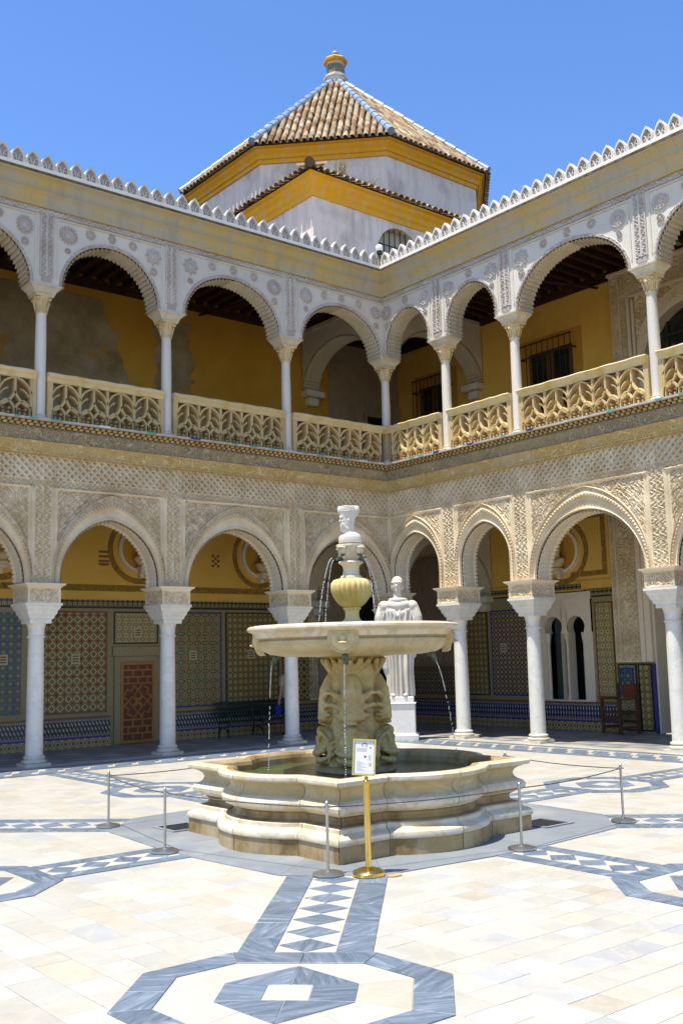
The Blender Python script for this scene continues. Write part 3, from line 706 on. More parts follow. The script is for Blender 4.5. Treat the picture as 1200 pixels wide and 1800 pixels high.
# columns (one of each kind, then copied)
def square_steps(mb, prof, k=(1, 1)):
    for (h0, z0), (h1, z1) in zip(prof, prof[1:]):
        a, b = h0, h1
        mb.add([(-a*k[0], -a*k[1], z0), (a*k[0], -a*k[1], z0), (a*k[0], a*k[1], z0), (-a*k[0], a*k[1], z0), (-b*k[0], -b*k[1], z1), (b*k[0], -b*k[1], z1), (b*k[0], b*k[1], z1), (-b*k[0], b*k[1], z1)],
               [(0, 1, 5, 4), (1, 2, 6, 5), (2, 3, 7, 6), (3, 0, 4, 7), (3, 2, 1, 0), (4, 5, 6, 7)])
    return mb
def carved_block(hx, hy, z0, z1):
    mb = MB(); tl = []
    for ax in range(4):
        n = 34; m = 18; w = hx if ax % 2 == 0 else hy; dd = hy if ax % 2 == 0 else hx
        a = np.linspace(-w, w, n)[:, None]*np.ones(m); z = np.linspace(z0, z1, m)[None]*np.ones((n, 1))
        r = ataurique(a+ax, z, 11); ed = (np.abs(a) > w-.035) | (z < z0+.03) | (z > z1-.03)
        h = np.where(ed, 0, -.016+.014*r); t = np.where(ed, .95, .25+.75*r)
        D = dd+h; ang = ax*PI/2
        if ax % 2 == 0: X, Y = a, -D
        else: X, Y = D, a
        if ax >= 2: X, Y = -X, -Y
        mb.grid(np.stack([X, Y, z], -1)); tl.append(tintcol(t).reshape(-1, 4))
    mb.pc = np.concatenate(tl); return mb
col_shaft = mesh('column', MB().lathe([(.142, .17), (.14, .5), (.136, 1.2), (.128, 2.07)], 36), M['column'], 40)
bs = MB(); square_steps(bs, [(.205, 0), (.205, .05)]); bs.lathe([(.185, .05), (.2, .06), (.204, .075), (.2, .09), (.175, .1), (.165, .11), (.168, .125), (.178, .13), (.18, .142), (.172, .156), (.15, .165), (.145, .18)], 36)
col_base = mesh('base', bs, M['column_base'], 40)
cp_ = MB(); cp_.lathe([(.13, 2.065), (.148, 2.07), (.15, 2.083), (.148, 2.096), (.132, 2.1), (.132, 2.17), (.138, 2.22), (.15, 2.27), (.165, 2.31)], 36)
square_steps(cp_, [(.185, 2.3), (.185, 2.365), (.2, 2.37), (.215, 2.385), (.222, 2.42), (.224, 2.43), (.236, 2.434), (.25, 2.46), (.258, 2.5), (.26, 2.512), (.27, 2.516), (.288, 2.545), (.3, 2.585), (.318, 2.59), (.318, 2.63)])
col_cap = mesh('capital', cp_, M['column'], 30)
imp = carved_block(.282, .318, 2.632, 2.888); col_imp = mesh('impost', imp, M['stucco'], 40)
sl_ = MB(); square_steps(sl_, [(.3, 2.886), (.305, 2.9), (.345, 2.925), (.35, 2.95)], (1, 1.08)); col_slab = mesh('impost_slab', sl_, M['stucco_plain'], 30)
def lower_column(wing, x, y, rz):
    c = put('column', col_shaft, wing, (x, y, 0), rz)
    for nm, me in (('base', col_base), ('capital', col_cap), ('impost', col_imp), ('impost_slab', col_slab)): put(nm, me, c)
    return c
up_shaft = mesh('upper_column', MB().lathe([(.098, 5.79), (.097, 6.2), (.094, 7), (.086, 7.56)], 28), M['upper_shaft'], 40)
ub = MB(); square_steps(ub, [(.135, 5.665), (.135, 5.72)]); ub.lathe([(.13, 5.72), (.138, 5.733), (.13, 5.747), (.112, 5.755), (.112, 5.765), (.122, 5.772), (.122, 5.785), (.1, 5.795)], 28)
up_base = mesh('base', ub, M['column_base'], 40)
uc = MB(); uc.lathe([(.085, 7.55), (.103, 7.555), (.105, 7.57), (.1, 7.58), (.088, 7.585), (.092, 7.64), (.105, 7.7), (.13, 7.78), (.15, 7.83)], 28)
for k in range(8):
    an = k*PI/4+PI/8*0; rr = .15 if k % 2 else .125
    uc.lathe([(.012, -.03), (.034, -.018), (.036, .0), (.03, .018), (.012, .03)], 10, (rr*math.cos(an), rr*math.sin(an), 7.795 if k % 2 else 7.75))
    uc.tube([(.1*math.cos(an), .1*math.sin(an), 7.6), (.115*math.cos(an), .115*math.sin(an), 7.68), (.145*math.cos(an), .145*math.sin(an), 7.75)], [.016, .02, .012], 6)
square_steps(uc, [(.155, 7.825), (.165, 7.845), (.165, 7.87)])
up_cap = mesh('capital', uc, M['old_capital'], 40)
ui = MB(); square_steps(ui, [(.18, 7.865), (.19, 7.89), (.2, 7.92), (.245, 7.965), (.25, 7.985), (.27, 7.99), (.275, 8.02)], (1, .8)); up_imp = mesh('impost', ui, M['soffit'], 30)
def upper_column(wing, x, y, rz):
    c = put('upper_column', up_shaft, wing, (x, y, 0), rz)
    for nm, me in (('base', up_base), ('capital', up_cap), ('impost', up_imp)): put(nm, me, c)
    return c
# plaster rosettes for the upper spandrels
def rosette(n, star):
    mb = MB(); m = 48; P = []
    for i in range(m):
        th = 2*PI*i/m; row = []
        for r, h in ((1.08, 0), (1.06, .018), (.98, .026), (.86, .008), (.66, .03), (.5, .034), (.4, .008), (.24, .03), (.1, .036), (0.001, .036)):
            q = r*(1+(.16*math.cos(n*th) if star and r > .45 else 0)); hh = h*(.65+.35*math.cos(n*th)) if .45 < r < .9 else h
            row.append((q*math.cos(th), -hh if True else 0, q*math.sin(th)))
        P.append(row)
    mb.grid(P, True); return mb
ROS = [mesh('rosette', rosette(n, st), M['upper_relief'], 60) for n, st in ((8, 1), (12, 0), (6, 1), (16, 1))]
DU, ZU, ZC = .39, 8.02, 9.36
def upper_wall(mp, cols, wing, smin, right):
    for i in range(len(cols)-1):
        s0, s1 = cols[i], cols[i+1]; cs = (s0+s1)/2; a = (s1-s0)/2-.28
        inn = arch_pts(a, ZU, 8.94, maxe=.12); P, _ = resample(inn, 90); mb = MB()
        full = [(-(s1-s0)/2, ZU)]+[tuple(p) for p in P]+[((s1-s0)/2, ZU)]
        G = [[mp(max(cs+x, smin), DU, z), mp(max(cs+x, smin), DU, ZC)] for x, z in full]
        mb.grid(G); part('spandrel_wall', mb, 'upper_plaster', wing)
        mb = MB(); mb.grid([[mp(cs+x, DU-.4, z), mp(cs+x, DU-.4, 9.9)] for x, z in full]); part('inner_wall', mb, 'upper_plaster', wing)
        mb = soffit_grid(mp, inn, cs, DU+.004, DU-.4, 'rib'); part('arch_soffit', mb, 'soffit', wing, smooth=20)
        # raised edge band following the arch, carved
        n = 160; A, Lq = resample(inn, n); B, _ = resample(arch_pts(a+.055, ZU, 9.005, maxe=.12), n); F = np.linspace(0, 1, 7)
        Pg = A[:, None]+(B-A)[:, None]*F[None, :, None]; fb = ataurique(Pg[..., 0]+cs, Pg[..., 1], 15)
        H = .012+.012*fb; H[:, 0] = -.01; H[:, -1] = -.005; Sg = Pg[..., 0]+cs
        if i == 0: Sg = np.maximum(Sg, smin+.001)
        mb = field(mp, Sg, DU+H, Pg[..., 1], .35+.6*fb); mb.pc = tintcol(.3+.7*fb, (.68, .64, .6), (.44, .34, .3)).reshape(-1, 4); part('arch_border', mb, 'stucco', wing, smooth=50)
        # rosettes over the arch
        for fx, rr, zz, kd in ((-.86, .14, 8.985, 3 if (i+right) % 2 else 1), (-.87, 0.065, 8.70, 1), (-.43, .075, 9.09, 1), (.0, .07, 9.115, 2), (.43, .075, 9.09, 1), (.86, .14, 8.985, 1 if (i+right) % 2 else 3), (.87, .05, 8.70, 1)):
            sx = cs+fx*(a+.03)
            if a < .8 and abs(fx) in (.43,): continue
            if sx < smin+.12: continue
            o = put('rosette', ROS[kd if (i+int(fx*10)) % 3 else 0], wing, mp(sx, DU+.002, zz), -PI/2 if right else 0); o.scale = (rr*random.uniform(.9, 1.08), 1, rr*random.uniform(.9, 1.08)); o.rotation_euler[1] = 0
    for c in cols[1:]:
        # paired carved strips over each column, blind label below
        s = np.linspace(c-.13, c+.13, 28)[:, None]*np.ones(90); z = np.linspace(8.16, ZC-.1, 90)[None]*np.ones((28, 1)); ds = np.abs(s-c)
        sc = script(s*1.1, z); m = (ds > .02) & (ds < .1); h = np.where(m, .008+.014*sc, .026); h = np.where(ds > .122, -.01, h)
        mb = field(mp, s, DU+h, z, s*0+1); mb.pc = tintcol(np.where(m, .3+.7*sc, 1.), (.7, .66, .61), (.46, .34, .28)).reshape(-1, 4); part('pilaster_strip', mb, 'stucco', wing, smooth=50)
        mb = MB(); mb.box(c-.09, c+.09, DU, DU+.012, 8.07, 8.14, mp); part('blind_label', mb, 'merlon_panel', wing)
        mb = MB()
        for e in (-.2, .2): mb.box(c+e-.012, c+e+.012, DU, DU+.014, 8.16, ZC-.12, mp)
        part('panel_edge', mb, 'upper_plaster', wing, kind='stuff')
    smax = cols[-1]
    n = int((smax-smin)/.02); s = np.linspace(smin, smax, n)[:, None]*np.ones(12); z = np.linspace(ZC-.1, ZC-.005, 12)[None]*np.ones((n, 1)); sc = script(z*1.4, s*1.3)
    mb = field(mp, s, DU+.012+.014*sc, z, sc); mb.pc = tintcol(.3+.7*sc, (.66, .62, .58), (.44, .34, .29)).reshape(-1, 4); part('carved_band', mb, 'stucco', wing, smooth=50)
    for i in range(len(cols)-1):
        mb = MB(); mb.box(max(cols[i]+.2, smin+.04), cols[i+1]-.2, DU, DU+.022, ZC-.15, ZC-.115, mp); part('panel_edge', mb, 'soffit', wing)

# balustrade tracery: one unit of flamboyant bars
def tracery_unit(w, h):
    mb = MB(); d0, d1 = -.095, .095; idm = lambda s, d, z: (s, -d, z)
    q = w/2
    def arc(p0, p1, b, n=9):
        p0, p1 = np.array(p0), np.array(p1); t = p1-p0; nrm = np.array([-t[1], t[0]]); return [tuple(p0+t*i/n+nrm*b*4*(i/n)*(1-i/n)) for i in range(n+1)]
    mb.ribbon([(0, 0), (0, h)], .056, d0, d1, idm)
    mb.ribbon([(q, h*.56), (q, h)], .046, d0, d1, idm)
    for k in (0, 1):
        x0 = k*q; x1 = x0+q; xm = (x0+x1)/2
        mb.ribbon(arc((x0+.012, 0), (xm, h*.4), .2), .04, d0, d1, idm); mb.ribbon(arc((x1-.012, 0), (xm, h*.4), -.2), .046, d0, d1, idm)
        for sx in (-1, 1):                                         # cusps of the little arches
            mb.ball((xm+sx*.062, 0, h*.2), (.034, .08, .03), 8, 6); mb.ball((xm+sx*.045, 0, h*.09), (.028, .08, .034), 8, 6)
    mb.ribbon([(q, 0), (q, h*.2)], .04, d0, d1, idm)
    for sx in (1, -1):
        e = 0 if sx == 1 else w
        mb.ribbon(arc((e, h*.24), (q, h*.62), -.13*sx), .046, d0, d1, idm)       # ogee
        mb.ribbon(arc((e, h*.6), (q-sx*.02, h*.985), .15*sx), .036, d0, d1, idm) # upper arch
        mb.ribbon(arc((e+sx*.03, h*.52), (e+sx*w*.27, h*.7), .1*sx, 5), .03, d0, d1-.03, idm); mb.ball((e+sx*w*.3, 0, h*.71), (.022, .07, .026), 8, 6)
    return mb
ZB, ZR = 5.665, 6.515
def balustrade(mp, s0, s1, wing, right, corner):
    root = sub('balustrade', mp((s0+s1)/2, .15, ZB), wing)
    a = s0+(.10 if not corner else .0); b = s1-.10
    mb = MB(); prof = [(.06, ZR-.15), (.235, ZR-.15), (.245, ZR-.12), (.26, ZR-.085), (.29, ZR-.065), (.3, ZR-.05), (.305, ZR-.02), (.29, ZR), (.02, ZR), (.0, ZR-.03)]
    n = 14; G = []
    for i in range(n+1):
        t = i/n; row = []
        for d, z in prof:
            st = d+.05 if corner else a
            row.append(mp(st+(b-st)*t, d+.05, z+.006*math.sin(i*2.1+s0*3)))
        row.append(row[0]); G.append(row)
    mb.grid(G)
    for G_ in (G[0], G[-1]): mb.add(G_[:-1], [tuple(range(len(prof)))])
    part('handrail', mb, 'rail', root, smooth=30)
    mb = MB(); mb.box(a if not corner else .25, b, .1, .3, ZB-.0, ZB+.035, mp, .006); part('footing', mb, 'tracery', root)
    x0 = a+(.075 if not corner else .26); x1 = b-.075; nu = max(2, round((x1-x0)/.5)); w = (x1-x0)/nu; h = ZR-.15-(ZB+.035)
    me = mesh('tracery_unit', tracery_unit(w, h), M['tracery'], 30)
    for i in range(nu):
        # the unit's local x runs along the arcade away from the corner
        p = mp(x0+w*i, .2, ZB+.035); o = put('tracery_unit', me, root, p)
        if right: o.rotation_euler[2] = -PI/2; o.scale = (1, 1, 1); 
        else: o.rotation_euler[2] = PI; o.scale = (1, -1, 1)
    mb = MB(); hh = ZR-.14
    for xx in ((a, x0-.02), (x1-.02, b)) if not corner else ((x1-.02, b), (.2, .27)): mb.box(xx[0], xx[1], .105, .295, ZB+.03, hh, mp, .01)
    part('end_post', mb, 'tracery', root, kind='stuff')

# parapet merlons
def merlon():
    idm = lambda s, d, z: (s, -d, z)
    def outl(k):
        w, h = .112-k, .285-k*1.9
        L = [(-w*.9, k*.6), (-w, .06), (-w, .11), (-w*.93, .145), (-w*.74, .19), (-w*.42, .238)]; L = [(x, z if z < .1 else .1+(z-.1)*(h-.1)/.185) for x, z in L]
        return L+[(0, h)]+[(-x, z) for x, z in L[::-1]]
    O, I = outl(0), outl(.026); n = len(O); mb = MB()
    for d, (A, B) in ((.05, (O, I)),):
        vs = [idm(x, .05, z) for x, z in A]+[idm(x, .05, z) for x, z in B]+[idm(x, .0, z) for x, z in B]+[idm(x, -.05, z) for x, z in A]
        fs = []
        for i in range(n-1):
            fs += [(i, i+1, n+i+1, n+i), (n+i, n+i+1, 2*n+i+1, 2*n+i), (i, 3*n+i, 3*n+i+1, i+1)]
        mb.add(vs, fs); mb.add([idm(x, -.05, z) for x, z in O], [tuple(range(n))])
    mb.box(-.133, -.108, -.04, .04, 0, .12); mb.box(.108, .133, -.04, .04, 0, .12)
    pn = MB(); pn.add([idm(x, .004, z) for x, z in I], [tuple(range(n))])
    lf = MB()
    for sx in (1, -1):
        lf.ribbon([(sx*.012, .02), (sx*.02, .07), (sx*.035, .115), (sx*.06, .14), (sx*.075, .12)], .017, .0, .035, idm)
        lf.ribbon([(sx*.022, .085), (sx*.05, .08), (sx*.07, .05)], .013, .0, .03, idm)
    return mb, pn, lf
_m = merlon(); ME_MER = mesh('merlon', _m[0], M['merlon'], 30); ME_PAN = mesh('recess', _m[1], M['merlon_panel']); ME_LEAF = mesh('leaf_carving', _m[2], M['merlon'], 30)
ZP = 9.89
def parapet(mp, smax, wing, right):
    mb = extrude_profile(mp, [(.392, ZC), (.455, ZC), (.46, ZC+.02), (.458, ZC+.1), (.468, ZC+.17), (.5, ZC+.215), (.545, ZC+.235), (.552, ZC+.245), (.53, ZC+.252), (.53, ZC+.32), (.55, ZC+.39), (.6, ZC+.435), (.655, ZC+.455), (.668, ZC+.475)], smax)
    part('cornice', mb, 'cornice', wing, smooth=35)
    mb = extrude_profile(mp, [(.655, ZC+.474), (.682, ZC+.478), (.684, ZP-.014), (.655, ZP-.01)], smax); part('drip_edge', mb, 'lichen', wing)
    mb = extrude_profile(mp, [(.5, ZP-.012), (.66, ZP-.01), (.665, ZP+.0), (.66, ZP+.065), (.5, ZP+.065), (.45, ZP)], smax); part('parapet_course', mb, 'merlon', wing, smooth=30)
    n = int((smax-.66)/.262)
    for i in range(n):
        s = .66+.131+.262*i; x, y, _z = mp(s, .6, 0)
        px, py, pz = proj((x, y, ZP+.2))
        if px < -40 or px > 1240: continue
        o = put('merlon', ME_MER, wing, (x, y, ZP+.063), (-PI/2 if right else 0)+random.uniform(-.03, .03)); o.scale = (1, 1, random.uniform(.96, 1.03))
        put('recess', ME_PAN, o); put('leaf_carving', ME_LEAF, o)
def gilded_cornice(mp, smax, wing):
    mb = extrude_profile(mp, [(.22, ZG-.005), (.3, ZG), (.31, ZG+.02), (.3, ZG+.035), (.315, ZG+.1), (.34, ZG+.16), (.38, ZG+.195), (.382, ZG+.205)], smax); part('gilded_band', mb, 'gold', wing, smooth=40)
    mb = extrude_profile(mp, [(.36, ZG+.204), (.38, ZG+.215), (.375, ZG+.24), (.39, ZG+.3), (.42, ZG+.35), (.435, ZG+.39), (.42, ZG+.42)], smax); part('carved_torus', mb, 'grey_carved', wing, smooth=40)
    mb = extrude_profile(mp, [(.41, ZG+.42), (.43, ZG+.425), (.458, ZG+.52), (.44, ZG+.525)], smax); part('scale_band', mb, 'scales', wing)
    mb = extrude_profile(mp, [(.46, ZG+.524), (.526, ZG+.526), (.528, ZG+.557), (.3, ZG+.559), (.05, ZG+.559)], smax); part('slab_edge', mb, 'slab_edge', wing)
    s = .6
    while s < smax-.3:
        w = random.choice((.1, .13, .16, .2)); mb = MB(); mb.box(s, s+w, .5, .532, ZG+.531, ZG+.562, mp)
        part('glazed_tile', mb, random.choice(('turquoise', 'turquoise', 'turquoise', 'az_blue', 'slab_edge', 'paper')), wing); s += w+random.choice((.15, .25, .3, .5, .7))

LC, LU = [0, 2.72, 5.465, 7.925, 10.5], [.2, 2.88, 5.605, 8.02, 10.6]
RC, RU = [0, 1.975, 3.857, 6.8, 9.6], [.2, 2.06, 3.92, 6.94, 9.75]
wingL = thing('palace_wing', (-5, 0, 0), 'left two-storey arcaded palace wing with ochre gallery walls and tiled dado', 'building', 'arcaded wings round the court')
wingR = thing('palace_wing', (0, -5, 0), 'right two-storey arcaded palace wing with stone window and carved portal', 'building', 'arcaded wings round the court')
for mp, lc, lu, wing, right in ((WL, LC, LU, wingL, 0), (WR, RC, RU, wingR, 1)):
    lower_wall(mp, lc, wing, DF); gilded_cornice(mp, lc[-1], wing); upper_wall(mp, lu, wing, DU, right); parapet(mp, lu[-1], wing, right)
    rz = 0 if not right else PI/2
    for i, s in enumerate(lc[:-1]):
        if i == 0 and right: continue
        x, y, _ = mp(s, 0, 0); lower_column(wing, x, y, rz)
    for i, s in enumerate(lu[:-1]):
        if i == 0 and right: continue
        x, y, _ = mp(s, .2, 0); upper_column(wing, x, y, rz)
        if i:
            mb = MB(); mb.box(s-.28, s+.28, DU-.4, DU-.002, 8.015, 8.2, mp); part('arch_springer', mb, 'upper_plaster', wing)
    mb = MB(); mb.box(-.08, .48, -.01, .388, 8.015, 8.2, mp); part('arch_springer', mb, 'upper_plaster', wing)
    for i in range(len(lu)-1): balustrade(mp, lu[i], lu[i+1], wing, right, i == 0)
mb = MB(); mb.box(-DF-.02, -.1, -DF-.02, -.1, ZS, ZG-.002); part('corner_strip', mb, 'stucco_plain', wingL)
#PART3
# ------------------------------------------------------------------ gallery walls, ceilings, cross arches
BL, BR = -2.75, -2.9                     # d of the gallery back walls
def sheet(name, mp, s0, s1, z0, z1, d, mat, wing, th=.02, **kw):
    mb = MB(); mb.box(s0, s1, d-th, d, z0, z1, mp); return part(name, mb, mat, wing, **kw)
def frame(name, mp, s0, s1, z0, z1, w, d, mat, wing, th=.015):
    mb = MB()
    for a in ((s0, s1, z0, z0+w), (s0, s1, z1-w, z1), (s0, s0+w, z0+w, z1-w), (s1-w, s1, z0+w, z1-w)): mb.box(a[0], a[1], d-th, d, a[2], a[3], mp)
    return part(name, mb, mat, wing, kind='stuff')
def glaze(name, mp, s0, s1, z0, z1, d, mat, wing, t=.135):
    """field of separately laid glazed tiles, each a hair out of plane"""
    mb = MB(); nx, nz = max(1, round((s1-s0)/t)), max(1, round((z1-z0)/t)); w, h = (s1-s0)/nx, (z1-z0)/nz; g = .0022
    for i in range(nx):
        for j in range(nz):
            a, b, c, e = s0+w*i+g, s0+w*(i+1)-g, z0+h*j+g, z0+h*(j+1)-g; r = [d+random.uniform(0, .0035) for _ in range(4)]
            mb.add([mp(a, r[0], c), mp(b, r[1], c), mp(b, r[2], e), mp(a, r[3], e), mp(a-g, d-.006, c-g), mp(b+g, d-.006, c-g), mp(b+g, d-.006, e+g), mp(a-g, d-.006, e+g)], [(0, 1, 2, 3), (4, 5, 1, 0), (5, 6, 2, 1), (6, 7, 3, 2), (7, 4, 0, 3)])
    return part(name, mb, mat, wing, kind='stuff')
def tile_panel(mp, ax, s0, s1, z0, z1, pat, fmat, wing, d):
    glaze('tile_panel', mp, s0+.05, s1-.05, z0+.05, z1-.05, d+.012, AZ[pat, ax], wing); frame('tile_border', mp, s0+.02, s1-.02, z0+.02, z1-.02, .03, d+.016, fmat, wing)
def dado(mp, ax, s0, s1, wing, d):
    """bench-high tile skirting: foot, beads, darts"""
    glaze('skirting_tile', mp, s0, s1, .0, .17, d+.03, AZ['foot', ax], wing, .16); sheet('skirting_line', mp, s0, s1, .17, .2, d+.034, 'az_blue', wing)
    glaze('bead_course', mp, s0, s1, .2, .255, d+.03, AZ['bead', ax], wing, .1); glaze('dart_course', mp, s0, s1, .255, .5, d+.03, AZ['dart', ax], wing, .12)
    glaze('bead_course', mp, s0, s1, .5, .56, d+.03, AZ['bead', ax], wing, .1); sheet('skirting_line', mp, s0, s1, .56, .59, d+.034, 'az_brown', wing); sheet('skirting_line', mp, s0, s1, .59, .62, d+.03, 'az_border', wing)
def ring(mp, cs, cz, r0, r1, d0, d1, mat, wing, name, n=56, parent=None):
    mb = MB(); P = []
    for i in range(n):
        t = 2*PI*i/n; c, s_ = math.cos(t), math.sin(t); m = (r0+r1)/2
        P.append([mp(cs+r*c, d, cz+r*s_) for r, d in ((r0, d0), (r0, d1*.5+d0*.5), (r0+.3*(m-r0), d1), (m, d1*.8+d0*.2), (r1-.2*(r1-m), d1), (r1, d0))])
    mb.grid(P, True); return part(name, mb, mat, wing, smooth=40)
def niche(mp, cs, cz, d, wing, right, who):
    ring(mp, cs, cz, .40, .5, d-.01, d+.06, 'stucco_plain', wing, 'roundel_frame')
    mb = MB(); P = []
    for i in range(40):
        t = 2*PI*i/40; P.append([mp(cs+r*math.cos(t), d+q, cz+r*math.sin(t)) for r, q in ((.41, .012), (.3, .006), (.001, .004))])
    mb.grid(P, True); part('roundel_back', mb, 'ochre_deep', wing)
    ring(mp, cs, cz, .6, .72, d+.002, d+.004, 'painted_band', wing, 'painted_ring')
    # bracket and portrait bust
    mb = MB(); mb.box(cs-.09, cs+.09, d, d+.26, cz-.42, cz-.36, mp, .01); mb.box(cs-.06, cs+.06, d, d+.2, cz-.5, cz-.42, mp, .01); mb.box(cs-.04, cs+.04, d, d+.12, cz-.6, cz-.5, mp, .01); part('bust_bracket', mb, 'stucco_plain', wing, kind='stuff')
    b = MB(); e = lambda s, dd, z, r: b.ball(mp(cs+s, d+dd, cz+z), r, 14, 10)
    e(0, .15, -.24, (.15, .15, .12)); e(-.1, .15, -.2, (.09, .09, .07)); e(.1, .15, -.2, (.09, .09, .07)); e(0, .15, -.1, (.065, .065, .12)); e(0, .16, .06, (.085, .095, .13)); e(0, .15, .1, (.1, .1, .1)); e(0, .25, .05, (.022, .022, .035)); e(0, .22, -.03, (.05, .05, .05)); e(0, .15, -.34, (.07, .07, .06))
    me = remesh(b, .012, 2); me.materials.append(M['old_capital']); me.polygons.foreach_set('use_smooth', [True]*len(me.polygons))
    x, y, z = mp(cs, d+.15, cz-.36); o = put('portrait_bust', me); o['label'] = who; o['category'] = 'bust'; o['group'] = 'busts in the wall roundels'
def plaque(mp, s, z, d, wing):
    mb = MB(); mb.box(s-.09, s+.09, d, d+.022, z-.1, z+.1, mp, .006); o = part('plaque', mb, 'painted_pale', wing)
    mb = MB()
    for k in (-.05, 0, .05): mb.box(s-.06, s+.06, d+.02, d+.026, z+k-.014, z+k+.014, mp)
    part('plaque_bars', mb, 'painted_dark', o, kind='stuff')
def coffers(mp, s0, s1, z, d0, d1, wing, step=.34):
    mb = MB(); mb.box(s0, s1, d0, d1, z+.12, z+.16, mp); part('ceiling_boards', mb, 'wood_dark', wing)
    me = None; k = s0+.1
    while k < s1:
        mb = MB(); mb.box(k, k+.1, d0, d1, z, z+.12, mp); part('ceiling_beam', mb, 'wood_dark', wing); k += step
    mb = MB(); mb.box(s0, s1, d0, d0+.07, z-.16, z, mp); mb.box(s0, s1, d0, d0+.12, z-.06, z-.001, mp); part('wall_plate', mb, 'wood_dark', wing)

# --- left wing, ground floor
mp, d, w = WL, BL, wingL
sheet('gallery_wall', mp, -3.1, 10.7, 2.86, 5.1, d, 'yellow', w, .2); sheet('gallery_wall', mp, -3.1, 10.7, -.05, 2.86, d, 'az_border', w, .2)
dado(mp, 0, 5.22, 10.7, w, d); dado(mp, -.1, 0, 4.08, w, d) if False else dado(mp, 0, -.3, 4.08, w, d)
glaze('crest_course', mp, -.3, 10.7, 2.76, 2.895, d+.014, AZ['crest', 0], w, .11); sheet('crest_line', mp, -.3, 10.7, 2.72, 2.755, d+.016, 'az_black', w)
tile_panel(mp, 0, 7.02, 8.9, .64, 2.68, 'bloom', M['az_border'], w, d); tile_panel(mp, 0, 5.27, 6.93, .64, 2.68, 'lozenge', M['az_brown'], w, d)
tile_panel(mp, 0, 4.12, 5.17, 1.98, 2.68, 'rosette', M['az_black'], w, d); tile_panel(mp, 0, 2.56, 3.98, .64, 2.68, 'star', M['az_blue'], w, d)
tile_panel(mp, 0, 1.04, 2.5, .64, 2.68, 'ring', M['az_green'], w, d); tile_panel(mp, 0, -.3, .98, .64, 2.68, 'lozenge', M['az_brown'], w, d)
for s, z in ((5.98, 1.72), (3.31, 1.74), (1.82, 1.74), (7.43, 1.73), (4.62, 2.23)): plaque(mp, s, z, d+.012, w)
# painted garlands and shields on the ochre
for z0, z1 in ((3.07, 3.2), (4.47, 4.6)): sheet('painted_garland', mp, -.3, 10.7, z0, z1, d+.003, 'painted_band', w, .003)
n = 400; s = np.linspace(-.3, 10.7, 560)[:, None]*np.ones(16); z = np.linspace(4.68, 4.98, 16)[None]*np.ones((560, 1)); rl = ataurique(s, z, 6)
part('stucco_frieze', field(mp, s, d+.012+.018*rl, z, .3+.7*rl), 'stucco', w, smooth=50)
niche(mp, 1.556, 3.92, d, w, 0, 'pale portrait bust in the round niche right of the checkered painted shield'); niche(mp, 4.576, 3.95, d, w, 0, 'portrait bust in the round niche above the carved wooden door'); niche(mp, 7.55, 3.95, d, w, 0, 'portrait bust in the round niche nearest the left edge of the picture')
for k in range(3): sheet('painted_shield', mp, 5.377-.115, 5.377+.115, 3.66+k*.095, 3.705+k*.095, d+.004, 'painted_dark', w, .004)
mb = MB(); mb.prism([(5.262, 3.64), (5.262, 3.605), (5.377, 3.58), (5.492, 3.605), (5.492, 3.64)], d, d+.004, mp); part('painted_shield', mb, 'painted_dark', w)
for i in range(3):
    for j in range(5):
        if (i+j) % 2 == 0: sheet('painted_check', mp, 2.714-.1+i*.068, 2.714-.1+(i+1)*.068-.006, 3.65+j*.055, 3.65+(j+1)*.055-.005, d+.004, 'painted_dark', w, .004)
coffers(mp, -3.1, 10.7, 4.98, d, -.29, w)
# carved wooden door
dr = sub('door', mp(4.62, d, 0), w); s0, s1, h = 4.24, 5.0, 1.63
mb = MB(); mb.box(s0, s1, d+.0, d+.03, .015, h, mp); part('door_leaf', mb, 'wood_panel', dr)
fw = .055
def bar(mb, a, b, c, e, th=.05): mb.box(a, b, d+.028, d+th, c, e, mp, .004)
mb = MB()
for a, b, c, e in ((s0, s0+fw, .015, h), (s1-fw, s1, .015, h), (s0+fw, s1-fw, .015, .015+fw), (s0+fw, s1-fw, h-fw, h)): bar(mb, a, b, c, e)
part('stile', mb, 'wood_door', dr, kind='stuff')
rows = [.2, .335, .475, 1.2, 1.33, 1.47]
for z in rows:
    mb = MB(); bar(mb, s0+fw, s1-fw, z-.018, z+.018, .046); part('door_rail', mb, 'wood_door', dr)
for r, (z0, z1) in enumerate(((.07, .2), (.2, .335), (.335, .475), (1.2, 1.33), (1.33, 1.47), (1.47, h-fw))):
    nn = 3 if r % 2 else 2
    for k in range(1, nn+1):
        x = s0+fw+(s1-s0-2*fw)*((k-.5)/nn if r % 2 else k/(nn+1)); mb = MB(); bar(mb, x-.017, x+.017, z0+.016, z1-.016, .044); part('muntin', mb, 'wood_door', dr)
cx, cz = (s0+s1)/2, .84
for k in range(4):
    a = k*PI/2; c, s_ = math.cos(a), math.sin(a); R = lambda x, z: (cx+x*c-z*s_, cz+(x*s_+z*c)*1.02)
    for path in ([(.02, 0), (.12, .09), (.22, 0), (.12, -.09), (.02, 0)], [(.22, 0), (.32, .1)], [(.22, 0), (.32, -.1)], [(.1, .3), (.14, .2), (.24, .24), (.3, .13)]):
        mb = MB(); pts = [R(*p) for p in path]; pts = [(min(max(x, s0+fw), s1-fw), min(max(z, .495), 1.185)) for x, z in pts]
        mb.ribbon(pts, .038, d+.028, d+.05, mp); part('strapwork', mb, 'wood_door', dr)
for a, b, c, e in ((4.1, 4.24, 0, 1.75), (5.0, 5.14, 0, 1.75), (4.24, 5.0, 1.63, 1.75), (4.06, 5.18, 1.75, 1.95)):
    mb = MB(); mb.box(a, b, d, d+.035+(.02 if e > 1.8 else 0), c, e, mp, .008); part('door_surround', mb, 'az_border', dr)

